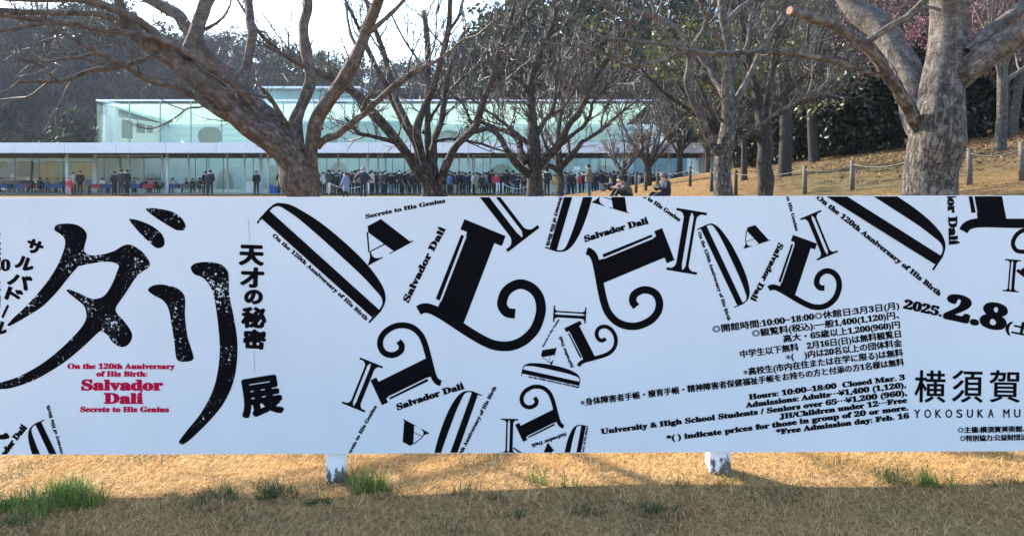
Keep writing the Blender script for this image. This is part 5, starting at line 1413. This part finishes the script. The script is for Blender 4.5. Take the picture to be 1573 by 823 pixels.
def put_I(P, Q, right=True, ratio=.49):
    fresh()
    P, Q = np.array(P, float), np.array(Q, float); v = Q - P; L_ = np.linalg.norm(v); v /= L_
    u = np.array([-v[1], v[0]]) * (1 if right else -1)        # towards the thick side
    W = ratio * L_
    def g(pts): pts = np.asarray(pts, float); return P + pts[:, :1] * u * W + pts[:, 1:] * v * L_
    th = .042
    for s0, e in ((0, 1), (1, -1)):
        holder.p.shape(g([(-.5, s0), (.5, s0), (.5, s0 + e * th), (-.5, s0 + e * th)]))
    arc = np.linspace(0, np.pi / 2, 7)
    thick = [(.43 - .21 * np.sin(a), .038 + .11 * (1 - np.cos(a))) for a in arc]
    inn = [(.03 + .01 * np.cos(a) - .04 * np.cos(a) ** 2, .03 + .09 * np.sin(a)) for a in arc]
    T = thick + [(x, 1 - y) for x, y in thick[::-1]] + [(x, 1 - y) for x, y in inn] + inn[::-1]
    holder.p.shape(g(T))
    thin = [(-.40 + .21 * np.sin(a), .038 + .10 * (1 - np.cos(a))) for a in arc]
    N = thin + [(x, 1 - y) for x, y in thin[::-1]] + [(-.02, .965), (-.095, .90), (-.10, .10), (-.02, .035)]
    holder.p.shape(g(N))
put_L((745.1, 349.5), (713.5, 493.2)); put_L((1026.6, 374.8), (929.6, 433.5)); put_L((578, 602.7), (652.4, 550.9)); put_L((878.9, 497.9), (913, 545.5)); put_L((797.4, 664.8), (848.5, 628.8)); put_L((1236.4, 367.3), (1221.8, 451)); put_L((1498.4, 201), (1545, 332.8))
put_D((395.1, 343), (566.7, 495.4)); put_D((1071.1, 353), (1127.8, 471.8)); put_D((882.9, 220), (837.2, 379.7)); put_D((692.9, 740.9), (740, 607)); put_D((800.9, 577), (888.4, 595.5)); put_D((886.4, 751), (903.8, 654.5)); put_D((1237.6, 293.7), (1432.6, 414.9)); put_D((127, 768), (68, 644.6))
put_A((575, 341.8), (634.9, 370)); put_A((624.5, 681.4), (619, 643)); put_A((948.9, 280.5), (966, 327.3)); put_A((832, 541.6), (855.3, 532.3)); put_A((1153.8, 347.4), (1183.4, 368.7))
put_I((1062.8, 323.1), (1047, 418.2)); put_I((571, 555.4), (542.7, 625.7), False, .5); put_I((850, 481.4), (900.3, 484.3)); put_I((1244.9, 329.1), (1271.4, 393.5), True, .5); put_I((782.9, 642.5), (781.3, 696.5), False); put_I((1556, 398.4), (1552, 448), False); put_I((728.2, 269.5), (804.6, 368.4))
fresh(); holder.p.shape(Z(760, 570, 6.33, [(472, 795), (515, 688), (560, 745), (582, 772), (575, 776), (562, 766), (560, 795)]))
fresh(); holder.p.shape(Z(0, 500, 4.115, cr([(-60, 660), (0, 686), (20, 685), (40, 674), (62, 702), (40, 715), (0, 717), (-70, 700)], 4)))
fresh(); C = cr(Z(1400, 300, 4.572, [(900, 320), (850, 250), (795, 243), (740, 275), (712, 335), (735, 385), (790, 396), (830, 390)]), 6, False); holder.p.polys(*stroke(C, 6.4))
fresh(); holder.p.shape(Z(1400, 300, 4.572, [(733, 530), (755, 514), (766, 526), (815, 484), (900, 560), (850, 620)]))
fresh()

# ---- running text
_tc = bpy.data.curves.new('setting', 'FONT'); _to = bpy.data.objects.new('setting', _tc); COL.objects.link(_to)
def slab(s):
    o = ''
    for c in s:
        if 'A' <= c <= 'Z': o += chr(0x1D400 + ord(c) - 65)
        elif 'a' <= c <= 'z': o += chr(0x1D41A + ord(c) - 97)
        elif '0' <= c <= '9': o += chr(0x1D7CE + ord(c) - 48)
        else: o += c
    return o
_cache = {}
def glyphs(s, res):
    if (s, res) in _cache: return _cache[(s, res)]
    _tc.body = s; _tc.resolution_u = res; _tc.size = 1
    dg = bpy.context.evaluated_depsgraph_get(); dg.update()
    ev = _to.evaluated_get(dg); me = ev.to_mesh()
    V_ = np.array([v.co[:2] for v in me.vertices]).reshape(-1, 2); F_ = [tuple(p.vertices) for p in me.polygons]
    ev.to_mesh_clear()
    _cache[(s, res)] = (V_, F_)
    return V_, F_
CAP = glyphs(slab('H'), 2)[0][:, 1].max()
def setting(pr, s, p0, p1, h, bold=.5, serif=True, cjk=False, bend=0.0, res=3, by=None, keepw=False):
    bold *= 1.35
    """set s from p0 to p1 (photo px along the baseline), capital height h px; bend: sagitta in px"""
    acute = 'í' in s
    V_, F_ = glyphs(slab(s.replace('í', 'i')) if serif else s, res)
    if not len(V_): return
    p0, p1 = np.array(p0, float), np.array(p1, float)
    d = p1 - p0; L_ = np.linalg.norm(d); d /= L_; up = np.array([d[1], -d[0]])
    x0, x1 = V_[:, 0].min(), V_[:, 0].max()
    if cjk:
        y0_, y1_ = (V_[:, 1].min(), V_[:, 1].max()) if by is None else by
        yy = (V_[:, 1] - y0_) / (y1_ - y0_) * h
    else: yy = V_[:, 1] / CAP * h
    uu = (V_[:, 0] - x0) / (x1 - x0)
    base = p0 + (uu * L_)[:, None] * d + up * (yy + bend * 4 * uu * (1 - uu))[:, None]
    offs = [(0, 0)] if not bold else [(bold * math.cos(a), bold * .62 * math.sin(a)) for a in np.linspace(0, 2 * np.pi, 8, endpoint=False)] + ([(0, 0)] if bold > .8 else [])
    light = []
    if cjk and bold:
        for q_, c_ in enumerate(s):
            if c_ in '◎※':
                a_ = glyphs(s[:q_], res)[0][:, 0].max() if q_ else x0 - .1
                light.append((a_, glyphs(s[:q_ + 1], res)[0][:, 0].max() + .01))
    isl = [any(a_ < V_[f_[0], 0] <= b_ for a_, b_ in light) for f_ in F_]
    Fh = [f_ for f_, l_ in zip(F_, isl) if not l_]; Fl = [f_ for f_, l_ in zip(F_, isl) if l_]
    if Fl: pr.polys(base, Fl)
    for ox, oy in offs: pr.polys(base + ox * d + oy * up, Fh)
    if acute:
        j = s.index('í') / (len(s) - .55)
        w_ = h * .24; c = p0 + d * L_ * (.985 - .5 * w_ / L_) + up * h * 1.02
        pr.shape([c - d * w_ * .5 , c + d * w_ * .1, c + d * w_ * 1.1 + up * w_ * 1.1, c + d * w_ * .1 + up * w_ * 1.2])
O120, SEC, SAL = 'On the 120th Anniversary of His Birth', 'Secrets to His Genius', 'Salvador Dalí'
red = Print()
setting(red, 'On the 120th Anniversary', (104, 566), (268.5, 566), 7.6, .55); setting(red, 'of His Birth:', (148.5, 577.6), (226, 577.6), 7.6, .55)
setting(red, 'Salvador', (126, 598.5), (250, 598.5), 15.2, 1.1); setting(red, 'Dalí', (160.5, 619), (219, 619), 15.2, 1.1); setting(red, SEC, (124, 632), (259.5, 632), 7.6, .55)
red.build('red_lettering', RED)
sm = Print()
for s, a, b2, h, bd in ((O120, (418.2, 362.7), (562.3, 492), 5.8, .38), (SEC, (562.7, 335.6), (683.9, 311), 6, .42), (SAL, (627.6, 464.4), (684.4, 352.3), 9.5, .75), (SAL, (611.4, 629.3), (713, 596.8), 9, .7), (SEC, (534, 706), (579, 624), 5, .35),
                        (O120, (690, 736.8), (762.6, 594.6), 5.2, .35), (O120, (876.6, 236.7), (838.7, 376.8), 5.4, .35), (SAL, (899.4, 371.5), (996, 343.4), 9, .7), (SEC, (966.2, 289), (1043, 340.3), 6, .4), (O120, (1072, 357.2), (1118, 492.2), 4.8, .3), (SAL, (1196, 372.9), (1152.3, 459), 8.2, .6),
                        (SEC, (1198.3, 272.3), (1221.8, 354.7), 4.6, .3), (O120, (1253.4, 304.5), (1442, 454.5), 7.4, .5), (SAL, (1450.5, 238), (1458, 375.5), 12.5, .9), (SEC, (834.9, 533), (859.5, 491), 3, .18), (SAL, (881.3, 562.9), (862.9, 516), 4.6, .3), (O120, (812, 579.4), (887.6, 595.5), 2.8, .18),
                        (SAL, (868.7, 663.2), (816.4, 681.4), 5, .35), (SEC, (850, 722), (789, 686), 3.6, .2), (O120, (889, 743), (903.4, 656), 3, .18), (O120, (118, 766), (75.3, 621.5), 4.6, .3), (SAL, (-6.7, 722), (41.8, 656.7), 9, .7)):
    setting(sm, s, a, b2, h, bd, bend=1.2 if s == SAL else .6)
sm.build('small_lettering', INK)
inf = Print()
for s, a, b2, h, bd in (('◎開館時間:10:00−18:00◎休館日:3月3日(月)', (1095.3, 511.5), (1381.5, 474.8), 12.2, .42), ('◎観覧料(税込):一般1,400(1,120)円、', (1156, 518), (1381.5, 489.3), 12.2, .42), ('高大・65歳以上1,200(960)円', (1203.9, 526), (1382.7, 504), 12, .42),
                        ('中学生以下無料　2月16日(日)は無料観覧日', (1137.9, 549.5), (1384, 518), 12, .42), ('※(　 )内は20名以上の団体料金', (1207.7, 554), (1385.8, 532), 12, .42), ('※高校生(市内在住または在学に限る)は無料', (1142.2, 577), (1387.4, 546.5), 12, .42),
                        ('※身体障害者手帳・療育手帳・精神障害者保健福祉手帳をお持ちの方と付添の方1名様は無料', (892.4, 623.5), (1388.8, 561), 11.6, .42)):
    # Latin digits inside the Japanese lines are set in the heavy serif
    o = ''.join(slab(c) if c.isdigit() else c for c in s)
    setting(inf, o, a, b2, h, bd, False, True, by=(-.1, .86))
for s, a, b2 in (('Hours: 10:00–18:00  Closed Mar. 3', (1151, 613), (1389.8, 582.6)), ('Admissions: Adults⋯¥1,400 (1,120),', (1146, 625.5), (1391.5, 594.4)), ('University & High School Students / Seniors over 65⋯¥1,200 (960),', (923.8, 666.2), (1392.7, 606.5)),
                 ('JH/Children under 12⋯Free', (1197.8, 643), (1393, 617.6)), ('*( ) indicate prices for those in group of 20 or more.', (1025, 676.7), (1394.6, 629.2)), ('*Free Admission day: Feb. 16', (1192.9, 666.7), (1396.2, 641.4))):
    setting(inf, s, a, b2, 7.7, .6)
setting(inf, '2025.', (1388, 473), (1445, 485.4), 13, .9); setting(inf, '2.8', (1451, 487.5), (1541, 507), 35, 2.4, res=6); setting(inf, '(土)', (1544, 510), (1592, 520), 21, .8, False, True, by=(-.1, .86))
setting(inf, '◎主催:横須賀美術館、', (1471, 664.6), (1575, 663), 9.6, .4, False, True, by=(-.1, .86)); setting(inf, '◎特別協力:公益財団法人', (1474.5, 677.3), (1588, 675.5), 9.6, .4, False, True, by=(-.1, .86))
# Japanese subtitle set upright, the last sign tilted
def sign(pr, c, cx_, cy_, w_, h_, rot=0, bold=2.0):
    V_, F_ = glyphs(c, 5)
    mn, mx_ = V_.min(0), V_.max(0)
    P_ = (V_ - (mn + mx_) / 2) / (mx_ - mn) * np.array([w_ - bold * 2, -(h_ - bold * 2)])
    a = R(rot); M_ = np.array([[math.cos(a), -math.sin(a)], [math.sin(a), math.cos(a)]])
    for ang in np.linspace(0, 2 * np.pi, 10, endpoint=False):
        pr.polys((P_ + np.array([bold * math.cos(ang), bold * .8 * math.sin(ang)])) @ M_.T + np.array([cx_, cy_]), F_)
for c, x, y, w_, h_ in (('天', 386.5, 392, 39, 33), ('才', 387.5, 426, 37, 33), ('の', 389.5, 456, 29, 24), ('秘', 390, 487.5, 39, 34), ('密', 391, 521, 36, 32)): sign(inf, c, x, y, w_, h_, 2, 2.2)
sign(inf, '展', 400.5, 608.5, 66, 62, -9, 3.3)
for c, x, y, w_, h_, r_ in (('サ', 53.5, 379, 26, 23, 22), ('ル', 39, 405, 29, 22, 20), ('バ', 31, 431, 36, 24, 20), ('ド', 22, 453, 26, 22, 20), ('ー', 8.5, 478, 22, 5, -65), ('ル', 0, 503, 25, 22, 20), ('生', -10, 364, 25, 24, 3), ('誕', -10, 391, 25, 24, 3), ('年', -10, 440, 24, 24, 3), ('周', -11, 464, 24, 24, 3)): sign(inf, c, x, y, w_, h_, r_, 1.75)
sign(inf, slab('120'), -5.5, 407, 44, 19, 0, 1.0)
inf.build('information_lettering', INK)
nm = Print()
for c, x, y in (('横', 1428.5, 593), ('須', 1486, 593), ('賀', 1543.5, 593), ('美', 1602, 593), ('術', 1660, 593)): sign(nm, c, x, y, 48, 50, 1.0, .75)
for c, x in zip('YOKOSUKA', np.linspace(1408.5, 1522, 8)): sign(nm, c, x, 634.8 - (x - 1404) * .004, 9.4 if c not in 'O' else 10.4, 13.2, 0, .35)
for c, x in zip('MUSEUM', np.linspace(1546, 1630, 6)): sign(nm, c, x, 634.4, 10, 13.2, 0, .35)
nm.build('museum_name_lettering', INK)
ln = Print()
for x0, y0, x1, y1 in ((381.7, 335, 383.6, 370), (390.2, 540, 391.7, 574)): ln.polys([(x0 - .3, y0), (x0 + .3, y0), (x1 + .3, y1), (x1 - .3, y1)], [(0, 1, 2, 3)])
ln.build('thin_rule', GREYP)
bpy.data.objects.remove(_to); bpy.data.curves.remove(_tc)
# ================================================================ grass
def blades(P, ln, wd, lean, az, seg=3, curl=.6):
    """P (n,3) roots; each blade is a bent tapering strip"""
    n = len(P)
    d = np.stack([np.cos(az), np.sin(az), np.zeros(n)], 1); s = np.stack([-np.sin(az), np.cos(az), np.zeros(n)], 1)
    pts = [P]; c = P.copy(); a = lean.copy()
    for k in range(seg):
        c = c + (d * np.sin(a)[:, None] + np.array([0, 0, 1.]) * np.cos(a)[:, None]) * (ln / seg)[:, None]; pts.append(c)
        a = a + curl * rng.uniform(.2, 1, n)
    V = []
    for k in range(seg):
        w_ = wd * (1 - .75 * k / seg); V += [pts[k] - s * w_[:, None], pts[k] + s * w_[:, None]]
    V.append(pts[-1]); V = np.stack(V, 1); m_ = V.shape[1]
    b = (np.arange(n) * m_)[:, None]
    F4 = np.concatenate([b + np.array([2 * k, 2 * k + 1, 2 * k + 3, 2 * k + 2]) for k in range(seg - 1)])
    F3 = b + np.array([2 * seg - 2, 2 * seg - 1, 2 * seg])
    return V.reshape(-1, 3), F4, F3
def field(m, n, x0, x1, y0, y1, l0, l1, w0, w1, dens=None, lean=(.5, 1.5)):
    P = np.stack([rng.uniform(x0, x1, n), rng.uniform(y0, y1, n), np.zeros(n)], 1)
    if dens is not None: P = P[rng.uniform(0, 1, n) < dens(P[:, 0], P[:, 1])]
    P[:, 2] = ground(P[:, 0], P[:, 1]) - .004
    k = len(P)
    V, F4, F3 = blades(P, rng.uniform(l0, l1, k), rng.uniform(w0, w1, k), rng.uniform(*lean, k), rng.uniform(0, 6.283, k), 3, .5)
    m.add(V, F4); m.f.append(F3 + m.n - len(V))
STRAW = island_mat('straw', [(.34, .19, .065), (.60, .36, .13), (.78, .51, .22), (.90, .66, .34), (.66, .41, .155), (.42, .245, .09), (.84, .58, .27)], .8, .42, .15)
def patch(x, y): return np.clip(.62 + .5 * np.sin(x * 3.1 + 1) * np.sin(y * 4.3 + x * 1.3) + .25 * np.sin(x * 9 + y * 7), .28, 1)
m = MB()
field(m, 120000, -2.75, 2.75, 3.3, 4.9, .03, .075, .0009, .0021, patch, (.7, 1.55))
field(m, 26000, -3.3, 3.3, 4.9, 6.4, .03, .09, .0014, .003, patch)
field(m, 16000, -2.75, 2.75, 3.3, 4.7, .05, .12, .0008, .0016, patch, (1.0, 1.6))
tag(m.build('dry_grass', STRAW), kind='stuff')
# tufts of stubble on the bank and far lawn, so that the slope is not a smooth sheet
m = MB()
def bank(x, y): return (x > .06 * y + .2 * (y < 14)) * 1.0
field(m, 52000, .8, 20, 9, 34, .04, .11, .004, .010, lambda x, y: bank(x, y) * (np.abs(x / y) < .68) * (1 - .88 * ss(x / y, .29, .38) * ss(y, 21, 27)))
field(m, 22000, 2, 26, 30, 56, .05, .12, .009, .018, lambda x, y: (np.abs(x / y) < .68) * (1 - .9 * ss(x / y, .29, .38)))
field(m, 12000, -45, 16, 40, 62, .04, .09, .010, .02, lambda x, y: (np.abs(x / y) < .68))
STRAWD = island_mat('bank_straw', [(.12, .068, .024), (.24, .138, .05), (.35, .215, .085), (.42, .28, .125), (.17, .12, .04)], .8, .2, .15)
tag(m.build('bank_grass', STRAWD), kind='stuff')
LITTER = island_mat('fallen_leaves', [(.16, .06, .03), (.26, .12, .05), (.10, .045, .025), (.34, .19, .09)], .8)
n = 16000
P = np.stack([rng.uniform(9, 34, n), rng.uniform(24, 52, n)], 1); P = P[(P[:, 0] > .30 * P[:, 1]) & (rng.uniform(0, 1, n) < ss(P[:, 0], 10, 19))]
m = MB(); V, f = leaves(np.stack([P[:, 0], P[:, 1], ground(P[:, 0], P[:, 1]) + .02], 1), rng.uniform(.04, .08, len(P)), .3); m.add(V, f)
tag(m.build('fallen_leaves', LITTER), kind='stuff')
# green tufts
SPARSE = island_mat('sparse_green_blades', [(.035, .05, .015), (.08, .10, .03), (.14, .13, .05), (.06, .07, .022)], .7, .3)
m = MB()
field(m, 26000, -2.75, 2.75, 3.3, 4.7, .03, .09, .0009, .002, lambda x, y: np.clip(np.sin(x * 4.7 + 2) * np.sin(y * 6.1 + x * 2.2) + .35 * np.sin(x * 13 - y * 9) - .15, 0, 1), (.2, 1.3))
tag(m.build('green_ground_cover', SPARSE), kind='stuff')
GREEN = island_mat('green_blades', [(.06, .11, .016), (.11, .19, .026), (.19, .26, .045), (.30, .33, .08), (.09, .15, .022)], .5, .4)
DGREEN = island_mat('dark_green_blades', [(.03, .048, .014), (.055, .085, .022), (.09, .12, .034), (.17, .16, .06)], .6, .3)
tufts = [(58, 782, .30, .16, 620, GREEN, 'biggest lush green grass tuft, at the left picture edge', 1), (22, 788, .18, .13, 240, GREEN, 'green grass tuft at the lower left edge, touching the biggest one', 1), (104, 772, .14, .14, 130, GREEN, 'looser green tuft on the right flank of the biggest one', 1),
         (335, 770, .13, .10, 110, DGREEN, 'thin green tuft midway between the biggest tuft and the left post', 1), (432, 770, .13, .13, 170, DGREEN, 'dark green tuft left of the left banner post', 1), (478, 777, .06, .06, 60, DGREEN, 'small dark tuft just in front of the left banner post', 1), (497, 782, .05, .05, 40, DGREEN, 'smallest dark tuft by the left banner post', 1),
         (580, 752, .15, .17, 170, GREEN, 'tall bright green tuft right of the left banner post', 1), (262, 762, .06, .05, 40, DGREEN, 'faint dark tuft in sunlit straw under the red lettering', 1), (330, 790, .07, .05, 50, DGREEN, 'dark tuft at the start of the shade under the red lettering', 1), (708, 757, .07, .08, 50, DGREEN, 'small dark tuft right of the tall bright one', 1), (762, 770, .07, .06, 50, DGREEN, 'small dark tuft near the centre of the lawn', 1),
         (835, 745, .07, .11, 32, GREEN, 'sparse yellowish upright tuft below the display letters', 1), (881, 750, .05, .12, 20, GREEN, 'narrow upright yellow-green tuft right of the sparse one', 1), (1040, 752, .07, .08, 40, DGREEN, 'dark tuft left of the right banner post', 1), (1004, 795, .09, .08, 70, DGREEN, 'brownish dark tuft low in the shade, left of the right post', 1), (905, 800, .06, .05, 50, DGREEN, 'low dark tuft at the bottom below the yellowish tufts', 1),
         (790, 800, .06, .06, 40, DGREEN, 'low dark tuft at the bottom centre', 1), (1120, 742, .06, .05, 30, GREEN, 'little green tuft at the foot of the right banner post', 1), (1380, 745, .14, .10, 120, DGREEN, 'left dark tuft of the spreading pair at right', 1), (1432, 748, .12, .14, 110, GREEN, 'right, taller tuft of the spreading pair at right', 1), (1545, 752, .15, .06, 90, DGREEN, 'flat dark tuft at the right picture edge', 1), (15, 812, .10, .07, 70, DGREEN, 'dark tuft in the bottom left corner', 1)]
for x, y, r_, h, n, mat, lab, _ in tufts:
    p = ground_hit(x, y); n = int(n * 1.5)
    root = empty('grass_tuft', p); tag(root, lab, 'grass tuft', 'green tufts in the dry lawn')
    a = rng.uniform(0, 6.283, n); rr = r_ * np.sqrt(rng.uniform(0, 1, n)) ; nb = 9
    cl = rng.normal(size=(nb, 2)) * r_ * .42; ci = rng.integers(0, nb, n)
    P = np.stack([cl[ci, 0] + np.cos(a) * rr * .35, (cl[ci, 1] + np.sin(a) * rr * .35) * .7, np.zeros(n)], 1)
    P[:, 2] = ground(P[:, 0] + p[0], P[:, 1] + p[1]) - p[2] - .005
    m = MB(); V, F4, F3 = blades(P, h * rng.uniform(.22, .9, n), rng.uniform(.0016, .0038, n), rng.uniform(.05, 1.2, n), rng.uniform(0, 6.283, n), 4, .28); m.add(V, F4); m.f.append(F3 + m.n - len(V))
    m.build('blades', mat, root)
